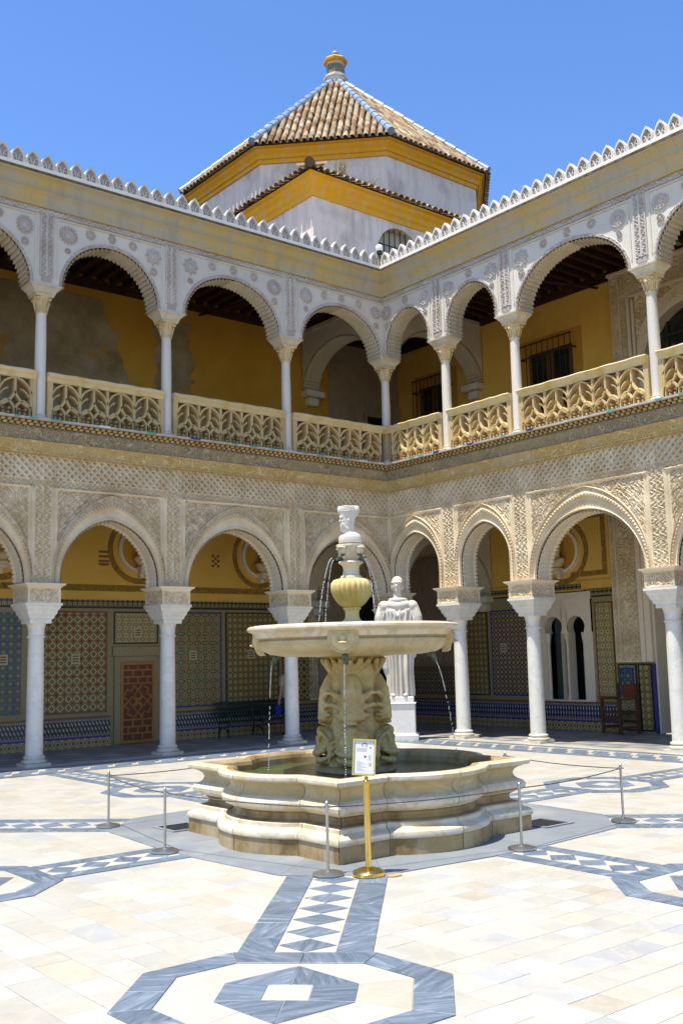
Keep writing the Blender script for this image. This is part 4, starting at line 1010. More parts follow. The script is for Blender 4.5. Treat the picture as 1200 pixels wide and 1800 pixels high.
# --- right wing, ground floor
mp, d, w = WR, BR, wingR
sheet('gallery_wall', mp, -2.95, 4.45, 2.9, 5.1, d, 'yellow', w, .2); sheet('gallery_wall', mp, -2.95, 1.56, -.05, 2.9, d, 'az_border', w, .2); sheet('gallery_wall', mp, 3.0, 4.45, -.05, 2.9, d, 'az_border', w, .2); sheet('gallery_wall', mp, 1.56, 3.0, -.05, .6, d, 'az_border', w, .2)
dado(mp, 1, -.3, 3.55, w, d)
tile_panel(mp, 1, .12, 1.5, .66, 2.62, 'net', M['az_blue'], w, d); tile_panel(mp, 1, -.95, .05, .66, 2.62, 'ring', M['az_green'], w, d); tile_panel(mp, 1, 3.04, 3.54, .66, 2.66, 'rosette', M['az_brown'], w, d)
glaze('crest_course', mp, -.95, 2.75, 2.94, 3.06, d+.014, AZ['crest', 1], w, .11); glaze('crest_course', mp, 2.78, 3.56, 2.82, 2.93, d+.016, AZ['crest', 1], w, .11); sheet('crest_line', mp, -.95, 2.75, 2.87, 2.9, d+.02, 'az_black', w); sheet('crest_line', mp, 2.78, 3.56, 2.75, 2.78, d+.02, 'az_black', w)
plaque(mp, .52, 1.75, d+.012, w)
# twin horseshoe window in a stone frame
wn_ = sub('twin_window', mp(2.26, d, .6), w)
def horseshoe(mp, cs, half, z0, zs, r, s0, s1, ztop, d0, d1, parent, mat):
    n = 28; pts = [(-half, z0), (-half, zs)]+[(-r*math.cos(t), zs+.13+r*math.sin(t)) for t in np.linspace(-.5, PI+.5, n)]+[(half, zs), (half, z0)]
    # stone around the light: quads from the outline to the frame
    for dd in (d1,):
        mb = MB(); G = []
        for i, (x, z) in enumerate(pts[1:-1]):
            t = i/(len(pts)-3); X = s0+(s1-s0)*t; G.append([mp(cs+x, dd, z), mp(X, dd, ztop if 0 < i < len(pts)-3 else zs)])
        G = [G[0], [G[0][0], mp(s0, dd, ztop)]]+G[1:-1]+[[G[-1][0], mp(s1, dd, ztop)], G[-1]]
        mb.grid(G); sof = [[mp(cs+x, d1, z), mp(cs+x, d0, z)] for x, z in pts]; mb.grid(sof); part('arch_head', mb, mat, parent)
c1, c2 = 1.97, 2.57
horseshoe(mp, c1, .2, .62, 2.02, .235, 1.58, 2.27, 2.74, d-.2, d+.03, wn_, 'stucco_plain'); horseshoe(mp, c2, .2, .62, 2.02, .235, 2.27, 2.98, 2.74, d-.2, d+.03, wn_, 'stucco_plain')
for a, b in ((1.56, 1.77), (2.77, 3.0)):
    mb = MB(); mb.box(a, b, d-.2, d+.028, .6, 2.03, mp); part('jamb', mb, 'stucco_plain', wn_)
mb = MB(); mb.box(1.56, 3.0, d-.2, d+.05, .585, .62, mp, .006); part('sill', mb, 'column_base', wn_)
mb = MB(); mb.box(1.56, 3.0, d-.2, d+.034, 2.735, 2.88, mp); part('lintel', mb, 'stucco_plain', wn_)
me_c = MB(); x, y, _ = mp(2.27, d-.08, 0); me_c.lathe([(.07, .62), (.07, .66), (.055, .69), (.048, .72), (.045, 1.75), (.05, 1.77), (.045, 1.8), (.06, 1.88), (.1, 1.95), (.11, 2.03)], 18, (x, y, 0)); part('colonnette', me_c, 'column_base', wn_, smooth=40)
for a in (1.72, 2.82):
    mb = MB(); x, y, _ = mp(a+(.06 if a < 2 else -.06), d-.02, 0); mb.lathe([(.05, .62), (.045, .7), (.042, 1.78), (.06, 1.9), (.075, 2.03)], 14, (x, y, 0)); part('colonnette', mb, 'column_base', wn_, smooth=40)
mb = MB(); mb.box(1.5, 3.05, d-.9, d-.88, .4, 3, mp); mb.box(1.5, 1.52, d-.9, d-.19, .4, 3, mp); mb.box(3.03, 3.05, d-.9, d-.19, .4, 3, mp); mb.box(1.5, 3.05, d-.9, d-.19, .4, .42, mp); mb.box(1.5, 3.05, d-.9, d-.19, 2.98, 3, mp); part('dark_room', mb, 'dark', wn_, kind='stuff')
mb = MB(); mb.box(1.77, 1.93, d-.3, d-.27, .62, 2.5, mp); part('shutter', mb, 'teal', wn_)
niche(mp, 2.276, 3.78, d, w, 1, 'cream portrait bust in the round niche above the twin window')
for a, b, c, e in ((2.5, 3.45, 4.42, 4.54), (3.33, 3.45, 3.2, 4.42), (2.5, 3.33, 3.2, 3.31)): sheet('painted_garland', mp, a, b, c, e, d+.003, 'painted_band', w, .003)
frame('painted_edge', mp, -.4, 3.56, 3.1, 4.62, .04, d+.002, 'ochre_deep', w, .002)
def stucco_sheet(mp, s0, s1, z0, z1, d, wing, f=7, edge=.05, name='carved_panel'):
    nx, nz = int((s1-s0)/.016)+2, int((z1-z0)/.018)+2; s = np.linspace(s0, s1, nx)[:, None]*np.ones(nz); z = np.linspace(z0, z1, nz)[None]*np.ones((nx, 1))
    r = .7*ataurique(s, z, f)+.3*ataurique(s+5, z+2, f*2); ed = (s < s0+edge) | (s > s1-edge) | (z < z0+edge) | (z > z1-edge); e2 = (s < s0+edge*1.6) | (s > s1-edge*1.6)
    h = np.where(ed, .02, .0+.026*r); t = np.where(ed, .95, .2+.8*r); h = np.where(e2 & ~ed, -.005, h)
    return part(name, field(mp, s, d+h, z, t), 'stucco', wing, smooth=50)
stucco_sheet(mp, 3.57, 3.7, 1.39, 5.0, d+.03, w, 12, .018); stucco_sheet(mp, 3.7, 4.2, 1.39, 4.55, d+.03, w, 6.5, .03); stucco_sheet(mp, 3.7, 4.2, 4.58, 5.0, d+.03, w, 9, .03); stucco_sheet(mp, -.4, 3.57, 4.66, 5.0, d+.01, w, 9, .03)
mb = MB(); mb.box(4.2, 4.3, d, d+.09, 1.39, 5.0, mp, .01); mb.box(4.3, 4.36, d, d+.05, 1.39, 5.0, mp, .01); mb.box(4.36, 4.45, d-.02, d+.08, 1.39, 5, mp, .02); part('portal_moulding', mb, 'stucco_plain', w, kind='stuff')
tile_panel(mp, 1, 3.57, 4.05, 0.02, 1.38, 'star', M['az_green'], w, d+.03); tile_panel(mp, 1, 4.05, 4.4, 0.02, 1.38, 'ring', M['az_black'], w, d+.03)
tile_panel(mp, 1, 3.62, 3.98, .72, 1.3, 'bloom', M['az_blue'], w, d+.036)
mb = MB(); mb.box(4.4, 4.46, d-.1, d+.05, 0, 1.36, mp, .008); part('corner_tile', mb, 'az_blue', w)
# recessed portal beyond
stucco_sheet(mp, 4.46, 8.6, 1.4, 5.0, d-.45, w, 6, .05); sheet('gallery_wall', mp, 4.4, 9.9, -.05, 5.1, d-.47, 'stucco_plain', w, .1)
tile_panel(mp, 1, 4.5, 5.4, .3, 1.25, 'rosette', M['az_brown'], w, d-.43); dado(mp, 1, 4.46, 6.2, w, d-.43)
mb = MB(); mb.box(4.44, 4.5, d-.47, d-.0, 0, 5, mp); mb.box(4.5, 5.6, d-.45, d-.34, 1.3, 1.42, mp, .02); part('portal_return', mb, 'stucco_plain', w, kind='stuff')
coffers(mp, -2.95, 9.8, 4.98, d, -.29, w)

# --- corner bay, both storeys: carved doors on the two far walls
def lattice_door(mp, s0, s1, z0, z1, d, wing, mat, name='lattice_door'):
    r = sub(name, mp((s0+s1)/2, d, z0), wing); mb = MB(); mb.box(s0, s1, d, d+.02, z0, z1, mp); part('backing', mb, mat, r)
    k = s0-(z1-z0)*.8
    while k < s1:
        for sg in (1, -1):
            a = (k, z0) if sg > 0 else (k, z1); b = (k+(z1-z0)*.55, z1 if sg > 0 else z0)
            # clip to the leaf
            def cut(p, q):
                t0, t1 = 0, 1; dx = q[0]-p[0]
                for lim, sgn in ((s0, 1), (s1, -1)):
                    va, vb = sgn*(p[0]-lim), sgn*(q[0]-lim)
                    if va < 0 and vb < 0: return None
                    if va < 0: t0 = max(t0, va/(va-vb))
                    elif vb < 0: t1 = min(t1, va/(va-vb))
                if t0 >= t1: return None
                f = lambda t: (p[0]+dx*t, p[1]+(q[1]-p[1])*t); return f(t0), f(t1)
            g = cut(a, b)
            if g and math.dist(*g) > .1: mb = MB(); mb.ribbon(list(g), .022, d+.018, d+.035+.004*sg, mp); part('lath', mb, mat, r)
        k += .26
    frame('leaf_frame', mp, s0, s1, z0, z1, .05, d+.045, mat, r, .03)
stone_brown = M['portal_brown'] = stone('portal_brown', (.3, .23, .16), (.38, .3, .21), 4, .85, .006)
stucco_sheet(WL, -2.9, .25, 2.9, 5.0, BL+.01, wingL, 6, .04); stucco_sheet(WR, -2.75, -.35, 2.95, 5.0, BR+.012, wingR, 6, .04)
stucco_sheet(WL, -1.2, .2, .66, 2.9, BL+.012, wingL, 6, .04)
lattice_door(WL, -1.15, -.05, .66, 3.9, BL+.05, wingL, 'portal_brown'); lattice_door(WR, -2.6, -1.0, 1.4, 4.0, BR+.06, wingR, 'portal_brown')
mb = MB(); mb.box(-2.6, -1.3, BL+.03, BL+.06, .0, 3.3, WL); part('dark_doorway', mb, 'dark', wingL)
tile_panel(WR, 1, -2.6, -1.0, .66, 1.36, 'net', M['az_brown'], wingR, BR); dado(WR, 1, -2.7, -.3, wingR, BR)
def cross_arch(mp, s0, s1, z0, zc, ztop, hd, wing, mode, bracket=True):
    cs = (s0+s1)/2; a = (s1-s0)/2; inn = arch_pts(a, z0, zc, maxe=.2); P, _ = resample(inn, 70)
    for dd in (hd, -hd):
        mb = MB(); mb.grid([[mp(cs+p[0], dd, p[1]), mp(cs+p[0], dd, ztop)] for p in P]); part('cross_arch_face', mb, 'upper_plaster', wing)
        mb = MB(); sg = 1 if dd > 0 else -1; mb.box(s0, s1, dd, dd+sg*.03, ztop-.12, ztop-.03, mp); part('cross_arch_moulding', mb, 'soffit', wing)
    part('cross_arch_soffit', soffit_grid(mp, inn, cs, hd, -hd, mode), 'soffit', wing, smooth=20)
    mb = MB(); e = s1
    mb.box(e-.22, e+.06, -hd-.02, hd+.02, z0-.16, z0, mp, .02); mb.box(e-.12, e+.06, -hd*.6, hd*.6, z0-.36, z0-.16, mp, .03); part('bracket', mb, 'upper_plaster', wing, kind='stuff')
TL = lambda s, d, z: (-d, s, z); TR = lambda s, d, z: (s, -d, z)
cross_arch(TL, .2, 2.72, 2.95, 4.2, 5.0, .24, wingL, 'rib'); cross_arch(TR, .2, 2.87, 2.95, 4.2, 5.0, .24, wingR, 'rib')
cross_arch(TL, .1, 2.72, 8.0, 9.0, 9.5, .24, wingL, 'rib'); cross_arch(TR, .1, 2.87, 8.0, 9.0, 9.5, .24, wingR, 'rib')
# --- upper storey
for mp, d, w, s1 in ((WL, BL, wingL, 10.8), (WR, BR, wingR, 9.9)):
    sheet('gallery_deck', mp, -3.0, s1, 5.56, 5.655, -.25 if False else .2, 'stucco_plain', w, 3.1)
    coffers(mp, -3.0, s1, 9.55, d, -.06, w, .3)
    sheet('roof_terrace', mp, -3.0, s1, 9.76, 9.86, .5, 'merlon', w, 3.6)
    mb = MB(); mb.box(s1-.1, s1, d, .2, -.05, 9.8, mp); part('end_light_stop', mb, 'upper_plaster', w)  # added caps out of view; stop sky light entering the cut gallery ends
sheet('upper_wall', WL, -3.1, 10.8, 5.6, 9.8, BL, 'fresco', wingL, .2); sheet('upper_wall', WR, -2.75, 4.0, 5.6, 9.8, BR, 'yellow', wingR, .2)
def grille_window(mp, s0, s1, z0, z1, d, wing):
    r = sub('window', mp((s0+s1)/2, d, z0), wing)
    mb = MB(); mb.box(s0-.14, s1+.14, d, d+.025, z0, z1+.14, mp); part('surround', mb, 'ochre_deep', r)
    mb = MB(); mb.box(s0+.1, s1-.1, d+.02, d+.03, z0, z1-.2, mp); part('pane', mb, 'glass', r)
    mid = (s0+s1)/2
    for a in (s0+.1, mid-.09, mid+.02, s1-.17):
        mb = MB(); mb.box(a, a+.07, d+.03, d+.06, z0, z1-.2, mp, .006); part('casement_stile', mb, 'wood_window', r)
    for z in (z1-.28, z0+.6, z0+1.1):
        mb = MB(); mb.box(s0+.1, s1-.1, d+.03, d+.055, z, z+.05, mp, .006); part('casement_rail', mb, 'wood_window', r)
    k = s0
    while k <= s1+.001:
        mb = MB(); x, y, _ = mp(k, d+.22, 0); mb.tube([(x, y, z0), (x, y, z1)], .011, 6); part('grille_bar', mb, 'iron', r); k += (s1-s0)/9
    for z in (z1-.02, z1-.32, z0+.9):
        mb = MB(); mb.box(s0-.03, s1+.03, d+.205, d+.235, z-.012, z+.012, mp); part('grille_band', mb, 'iron', r)
    for a in (s0, s1):
        mb = MB(); mb.box(a-.01, a+.01, d, d+.22, z1-.33, z1-.3, mp); part('grille_stay', mb, 'iron', r)
grille_window(WR, 1.6, 3.0, 5.7, 8.5, BR, wingR); grille_window(WR, -1.97, -.75, 5.7, 8.5, BR, wingR)
# carved portal on the upper right wall
stucco_sheet(WR, 4.0, 4.2, 5.7, 9.4, BR+.1, wingR, 12, .02); stucco_sheet(WR, 4.2, 4.4, 5.7, 8.9, BR+.1, wingR, 8, .02); stucco_sheet(WR, 4.2, 8.6, 8.9, 9.4, BR+.1, wingR, 7, .03)
mb = MB(); mb.box(4.4, 4.47, BR, BR+.15, 5.7, 8.87, WR, .01); mb.box(4.4, 8.6, BR, BR+.15, 8.83, 8.9, WR, .01); mb.box(4.5, 4.56, BR, BR+.13, 5.7, 8.8, WR, .01); mb.box(3.97, 8.6, BR, BR+.17, 9.4, 9.47, WR, .01); part('portal_moulding', mb, 'stucco_plain', wingR, kind='stuff')
inn = arch_pts(1.05, 7.3, 8.45); P, _ = resample([(-1.05, 5.7)]+inn+[(1.05, 5.7)], 90); mb = MB()
mb.grid([[WR(5.75+p[0], BR+.1, p[1]), WR(5.75+p[0]*1.13, BR+.1, min(8.85, p[1]+.34) if p[1] > 5.8 else 5.7)] for p in P]); mb.grid([[WR(5.75+p[0], BR+.1, p[1]), WR(5.75+p[0], BR-.2, p[1])] for p in P]); part('portal_arch', mb, 'stucco_plain', wingR)
s = np.linspace(4.56, 8.6, 260)[:, None]*np.ones(60); zl = np.interp(np.abs(s-5.75), np.array([p[0] for p in inn if p[0] >= -1e-6]), np.array([p[1] for p in inn if p[0] >= -1e-6])[...]) if False else None
pa = np.array(sorted([p for p in inn if p[0] >= -1e-6])); sv = np.linspace(4.56, 8.6, 260); zl = np.where(np.abs(sv-5.75) < 1.05, np.interp(np.abs(sv-5.75), pa[:, 0], pa[:, 1])+.1, 5.7); zl = np.where((np.abs(sv-5.75) < 1.19) & (zl < 6), 7.5, zl)
tt = np.linspace(0, 1, 90); zz = zl[:, None]+(8.83-zl)[:, None]*tt; ss = sv[:, None]*np.ones(90); rl = ataurique(ss, zz, 5.5)
part('carved_panel', field(WR, ss, BR+.085+.02*rl, zz, .2+.8*rl), 'stucco', wingR, smooth=50)
mb = MB(); mb.box(4.6, 6.9, BR-.25, BR-.2, 5.6, 8.6, WR); part('portal_glass', mb, 'glass', wingR)
for k in (5.1, 5.55, 6.0, 6.4):
    mb = MB(); mb.box(k, k+.04, BR-.2, BR-.16, 5.7, 8.5, WR); part('glazing_bar', mb, 'iron', wingR)
for z in (6.5, 7.3, 7.9):
    mb = MB(); mb.box(4.7, 6.8, BR-.2, BR-.17, z, z+.04, WR); part('glazing_bar', mb, 'iron', wingR)
sheet('upper_wall', WR, 6.85, 9.9, 5.6, 9.8, BR, 'yellow', wingR, .2); sheet('upper_wall', WR, 4.0, 4.7, 5.6, 9.8, BR+.06, 'stucco_plain', wingR, .2); sheet('upper_wall', WR, 4.0, 9.9, 8.8, 9.8, BR+.06, 'stucco_plain', wingR, .2)
# carved door frame on the far wall of the upper corner bay
r = sub('carved_doorway', WL(-2.2, BL, 5.66), wingL); sheet('doorway_wall', WL, -3.1, -.55, 5.6, 9.4, BL+.01, 'portal_brown', wingL, .02)
for a, b, c, e, t in ((-2.9, -2.68, 5.66, 8.0, .06), (-1.62, -1.4, 5.66, 8.0, .06), (-2.68, -1.62, 7.72, 8.0, .06), (-2.66, -2.58, 5.66, 7.72, .1), (-1.72, -1.64, 5.66, 7.72, .1), (-2.58, -1.72, 7.62, 7.72, .1)):
    mb = MB(); mb.box(a, b, BL+.01, BL+.01+t, c, e, WL, .01); part('door_moulding', mb, 'portal_brown', r)
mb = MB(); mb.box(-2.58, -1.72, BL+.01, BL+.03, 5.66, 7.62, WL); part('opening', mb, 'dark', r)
# tie bars across the upper galleries
for mp, w, s, d in ((WR, wingR, 3.62, BR), (WL, wingL, 3.1, BL), (WL, wingL, 8.6, BL)):
    mb = MB(); a = mp(s, d, 9.33); b = mp(s-.35, -.05, 9.1); mb.tube([a, b], .028, 8); part('tie_bar', mb, 'wood_dark', w)

# ------------------------------------------------------------------ the octagonal tower and the stair block behind
T0 = np.array([6.89, 9.83]); AP, ZE, ZT = 5.05, 17.09, 22.0; AW = 4.68
tower = thing('tower', (6.89, 9.83, 9.8), 'octagonal tower with tiled pyramid roof and blue ridge tiles behind the wings', 'tower')
def octv(ap, k, z):  # k-th vertex, edges face k*45 deg
    R = ap/math.cos(PI/8); a = k*PI/4-PI/8; return (T0[0]+R*math.cos(a), T0[1]+R*math.sin(a), z)
for k in range(8):
    mb = MB(); mb.add([octv(AW, k, 9.8), octv(AW, k+1, 9.8), octv(AW, k+1, 16.66), octv(AW, k, 16.66)], [(0, 1, 2, 3)]); part('wall', mb, 'tower_wall', tower)
mb = MB(); mb.grid([[octv(a, k, z) for a, z in ((AW, 16.6), (AW+.05, 16.6), (AW+.06, 16.66), (AW+.06, 16.72), (AW+.11, 16.74), (AW+.13, 16.84), (AW+.2, 16.93), (AW+.22, 17.0), (AW+.3, 17.03), (AW+.3, 17.06))] for k in range(9)]); part('cornice', mb, 'tower_ochre', tower)
mb = MB()
for k in range(8): mb.add([octv(AP-.02, k, ZE+.0), octv(AP-.02, k+1, ZE+.0), (T0[0], T0[1], ZT-.03)], [(0, 1, 2)])
mb.add([octv(AP-.02, k, ZE) for k in range(8)], [tuple(range(8))]); part('roof_bed', mb, 'roof_bed', tower)
def tile_mesh(tint, L=.4, r0=.09, r1=.074):
    mb = MB(); n = 6; P = []
    for i in range(n+1):
        t = PI*i/n; P.append([(r*math.cos(t), y, r*math.sin(t)*.92+dz) for r, y, dz in ((r0-.018, .0, 0), (r0, 0, 0), (r1, L, 0))])
    mb.grid(P); mb.c = [tint]*len(mb.f); return mesh('roof_tile', mb, M['roof_tile'], 60)
TT = [(.42, .29, .16), (.48, .36, .22), (.34, .21, .11), (.56, .46, .31), (.22, .13, .07), (.44, .31, .19), (.4, .33, .23), (.3, .18, .1)]
TM = [tile_mesh(t) for t in TT]
cand = []
for k in range(8):
    a = k*PI/4; nrm = np.array([math.cos(a), math.sin(a)]); tan = np.array([-nrm[1], nrm[0]])
    if nrm @ (CP[:2]-T0) < -2: continue
    hw = AP*math.tan(PI/8); H = ZT-ZE; sl_len = math.hypot(AP, H); up = np.array([-nrm[0]*AP, -nrm[1]*AP, H])/sl_len; nx = 20; sp = 2*hw/nx
    out = np.array([nrm[0]*H, nrm[1]*H, AP])/sl_len
    for i in range(nx):
        x = -hw+sp*(i+.5); lim = sl_len*(1-abs(x)/hw)-.12; t = -.08; j = 0
        while t < lim-.1:
            p = np.array([*(T0+nrm*AP+tan*x), ZE])+up*t+out*.03; cand.append((p, tan, up, out, sp, min(.4, lim-t+.1))); t += .31
def add_tiles(cand, parent, limit=300):
    def sz(c): x, y, z = proj(c[0]); return 0 if not (-20 < x < 1220 and -20 < y < 1820) else 1/z*abs(float(np.dot(c[3], (CP-c[0])/np.linalg.norm(CP-c[0])))+.1)
    cand = sorted(cand, key=lambda c: -sz(c)); rest = MB()
    for n, (p, tan, up, out, sp, L) in enumerate(cand):
        jx, jr = random.uniform(-.012, .012), random.uniform(-.05, .05); k = sp/.212
        X = -np.array([tan[0], tan[1], 0])*k; Y = up*(L/.4)+out*.07+np.array([tan[0], tan[1], 0])*jr; Z = out*k; p = p+np.array([tan[0], tan[1], 0])*jx
        mi = random.randrange(len(TM))
        if n < limit:
            o = bpy.data.objects.new('roof_tile', TM[mi]); COL.objects.link(o); o.parent = parent; o.matrix_parent_inverse = Matrix.Translation(-Vector(parent['base']))
            o.matrix_basis = Matrix(((X[0], Y[0], Z[0], p[0]), (X[1], Y[1], Z[1], p[1]), (X[2], Y[2], Z[2], p[2]), (0, 0, 0, 1)))
        else:
            me = TM[mi]; rest.add([p+X*v.co.x+Y*v.co.y+Z*v.co.z for v in me.vertices], [tuple(f.vertices) for f in me.polygons], TT[mi])
    if rest.v: part('roof_tile', rest, 'roof_tile', parent, smooth=60, kind='stuff')
add_tiles(cand, tower)
for k in range(8):
    a, b = np.array(octv(AP+.05, k, ZE+.08)), np.array((T0[0], T0[1], ZT+.08)); n = 15
    if (a[:2]-T0) @ (CP[:2]-T0) < -30: continue
    for i in range(n):
        p, q = a+(b-a)*(i/n), a+(b-a)*((i+1.12)/n); mb = MB(); mb.tube([p, q], [.125, .1], 10); part('ridge_tile', mb, 'glazed_blue' if i else 'roof_tile' if False else 'glazed_blue', tower, smooth=60)
fin = sub('finial', (T0[0], T0[1], 21.8), tower)
def olathe(prof, n=8): return MB().lathe(prof, n, (T0[0], T0[1], 0))
part('drum', olathe([(.38, 21.7), (.38, 21.98), (.43, 22.0), (.43, 22.07), (.33, 22.1), (.31, 22.55), (.36, 22.6)]), 'tower_wall', fin); part('drum_cap', olathe([(.35, 22.58), (.43, 22.62), (.44, 22.7), (.36, 22.78), (.22, 22.83), (.1, 22.88)]), 'tower_ochre', fin)
part('ball', MB().ball((T0[0], T0[1], 22.98), .14, 14, 10).tube([(T0[0], T0[1], 23.1), (T0[0], T0[1], 23.28)], .02, 6), 'glazed_blue', fin, smooth=60)
part('drum_tiles', MB().lathe([(.332, 22.16), (.325, 22.5)], 8, (T0[0], T0[1], 0), cap=False), AZ['star', 0], fin)

blk = thing('stair_block', (3, 5, 9.8), 'low square annexe with ochre cornice and arched barred window below the octagonal tower', 'building')
BX, BY, BZ = .56, 3.2, 13.36
ar = arch_pts(.82, 12.4, 13.22); P, _ = resample([(-.82, 11.0)]+ar+[(.82, 11.0)], 50); WXc = 3.55
mb = MB(); mb.grid([[(WXc+p[0], BY, p[1]), (WXc+p[0]*1.0, BY, BZ)] for p in P]); mb.add([(BX, BY, 9.8), (WXc-.82, BY, 9.8), (WXc-.82, BY, BZ), (BX, BY, BZ)], [(0, 1, 2, 3)]); mb.add([(WXc+.82, BY, 9.8), (6.2, BY, 9.8), (6.2, BY, BZ), (WXc+.82, BY, BZ)], [(0, 1, 2, 3)])
part('front_wall', mb, 'tower_wall', blk); mb = MB(); mb.add([(BX, BY, 9.8), (BX, 9.5, 9.8), (BX, 9.5, BZ), (BX, BY, BZ)], [(0, 1, 2, 3)]); part('side_wall', mb, 'tower_wall', blk); mb = MB(); mb.add([(6.2, BY, 9.8), (6.2, 6, 9.8), (6.2, 6, BZ), (6.2, BY, BZ)], [(0, 1, 2, 3)]); part('side_wall', mb, 'tower_wall', blk)
wd = sub('window', (WXc, BY, 12), blk); mb = MB(); mb.grid([[(WXc+p[0], BY, p[1]), (WXc+p[0], BY+.3, p[1])] for p in P]); part('reveal', mb, 'soffit', wd); mb = MB(); mb.add([(WXc-.9, BY+.3, 11), (WXc+.9, BY+.3, 11), (WXc+.9, BY+.3, 13.3), (WXc-.9, BY+.3, 13.3)], [(0, 1, 2, 3)]); part('back', mb, 'soffit', wd)
for k in range(8):
    x = WXc-.7+k*.2; mb = MB(); mb.tube([(x, BY+.1, 11.5), (x, BY+.1, 12.4+math.sqrt(max(.02, .82**2-(x-WXc)**2)))], .016, 6); part('bar', mb, 'iron', wd)
for z in (12.1, 12.4, 12.7):
    mb = MB(); mb.tube([(WXc-.8, BY+.1, z), (WXc+.8, BY+.1, z)], .016, 6); part('bar', mb, 'iron', wd)
prof = [(0, BZ), (.04, BZ), (.05, BZ+.12), (.1, BZ+.18), (.11, BZ+.3), (.17, BZ+.38), (.2, BZ+.46), (.28, BZ+.5), (.28, BZ+.54)]
mb = MB(); mb.grid([[(6.2+o, 6, z), (6.2+o, BY-o, z), (BX-o, BY-o, z), (BX-o, 9.5, z)] for o, z in prof]); part('cornice', mb, 'tower_ochre', blk)
mb = MB(); e = .33; z0 = BZ+.55; mb.add([(BX-e, BY-e, z0), (6.2+e, BY-e, z0), (6.2+e, 6, z0), (3.4, 6, z0+1.25), (BX-e, 9.5, z0), (3.4, 9.5, z0+1.25)], [(0, 1, 3), (1, 2, 3), (0, 3, 5, 4)]); part('roof_bed', mb, 'roof_bed', blk)
cand = []; sl = 1.25/3.13; ln = math.hypot(1, sl)
for i in range(31):
    x = BX-e+.1+i*.212
    for j in range(2): cand.append((np.array([x, BY-e-.06+j*.3, z0+.02+j*.12]), np.array([1., 0]), np.array([0, 1, sl])/ln, np.array([0, -sl, 1])/ln, .212, .4))
for i in range(29):
    y = BY-e+.1+i*.212
    for j in range(2): cand.append((np.array([BX-e-.06+j*.3, y, z0+.02+j*.12]), np.array([0, -1.]), np.array([1, 0, sl])/ln, np.array([-sl, 0, 1])/ln, .212, .4))
add_tiles(cand, blk)
mb = MB(); mb.tube([(BX-e-.05, BY-e-.05, z0+.12), (BX+1, BY+1, z0+.62)], .13, 10); part('ridge_tile', mb, 'roof_bed', blk, smooth=60)
def tuft(name, c, n, h, mat, label, cat, spread=.25, wid=.012):
    mb = MB()
    for i in range(n):
        a = random.uniform(0, 2*PI); b = random.uniform(.2, 1)*spread; L = h*random.uniform(.5, 1); p0 = np.array(c)+[random.uniform(-.06, .06)*spread*4, random.uniform(-.06, .06)*spread*4, 0]
        p2 = p0+[b*math.cos(a), b*math.sin(a), L]; p1 = (p0+p2)/2+[0, 0, L*.18]; w = np.array([-math.sin(a), math.cos(a), 0])*wid
        mb.add([p0-w, p0+w, p1+w*.9, p2, p1-w*.9], [(0, 1, 2, 3, 4)])
    o = part(name, mb, mat); tag(o, label, cat); return o
tuft('weed', (-.55, -.55, ZP-.02), 60, .34, 'leaf', 'bright green weed growing in the parapet corner', 'plant', .2, .02)
tuft('dry_grass', (1.5, 3.15, z0+.25), 50, .5, 'dry_grass', 'dry grass on the annexe roof left of its corner ridge', 'plant', .5, .008)
tuft('dry_grass', (2.4, 3.0, z0+.1), 40, .3, 'dry_grass', 'straw tuft on the annexe eave above the barred window', 'plant', .3, .008)
lamp = thing('floodlight', (.28, .4, 9.86), 'small white globe lamp on a post behind the parapet corner', 'lamp')
part('post', MB().tube([(.28, .4, 9.86), (.28, .4, 10.82)], .02, 8), 'iron', lamp); part('globe', MB().ball((.28, .4, 10.94), (.085, .085, .095), 14, 10), 'white_paint', lamp, smooth=60); part('collar', MB().lathe([(.06, 10.8), (.065, 10.86), (.05, 10.9)], 12, (.28, .4, 0)), 'iron', lamp)
# ------------------------------------------------------------------ fountain
fx, fy = float(FC[0]), float(FC[1])
fount = thing('fountain', (fx, fy, 0), 'marble fountain with lobed basin, round upper bowl, fluted urn and twin-faced bust', 'fountain')
def plan(off, n_arc=14):
    """square with a shallow round lobe on each side, grown by off"""
    H = 1.155+off; c = .585+off*.35; b = .235; out = []
    R = (c*c+b*b)/(2*b)
    for k in range(4):
        a = k*PI/2; ca, sa = math.cos(a), math.sin(a); pts = [(H, -H), (H, -H*.72-.0*c), (H, -c-.03)]
        th = math.asin(min(1, c/R))
        for i in range(n_arc+1):
            t = -th+2*th*i/n_arc; pts.append((H-R*math.cos(th)+R*math.cos(t), R*math.sin(t)))
        pts += [(H, c+.03), (H, H*.72)]
        out += [(x*ca-y*sa, x*sa+y*ca) for x, y in pts]
    return out
def basin_rings(prof, name, mat, smooth=35):
    rings = [plan(o) for o, z in prof]; n = len(rings[0]); side = n//4; cuts = sorted(k*side+c for k in range(4) for c in (0, 2, 3+7, 3+15))
    for a, b in zip(cuts, cuts[1:]+[cuts[0]+n]):
        P = []
        for i in range(a, b+1):
            row = []
            for (o, z), R in zip(prof, rings):
                x, y = R[i % n]
                nb = R[(i+1) % n] if i == a else (R[(i-1) % n] if i == b else None)
                if nb: dl = math.hypot(nb[0]-x, nb[1]-y); x, y = x+(nb[0]-x)*.0032/dl, y+(nb[1]-y)*.0032/dl
                row.append((fx+x, fy+y, z))
            P.append(row)
        mb = MB(); mb.grid(P); part(name, mb, mat, fount, smooth=smooth)
    mb = MB(); P = [[(fx+x, fy+y, z) for x, y in plan(o-.012)] for o, z in prof]; mb.grid(list(map(list, zip(*P))), True); part(name+'_core', mb, 'lichen' if False else 'marble_wet', fount)
basin_rings([(.0, -.02), (.0, .135), (-.004, .14)], 'plinth', 'marble_wet')
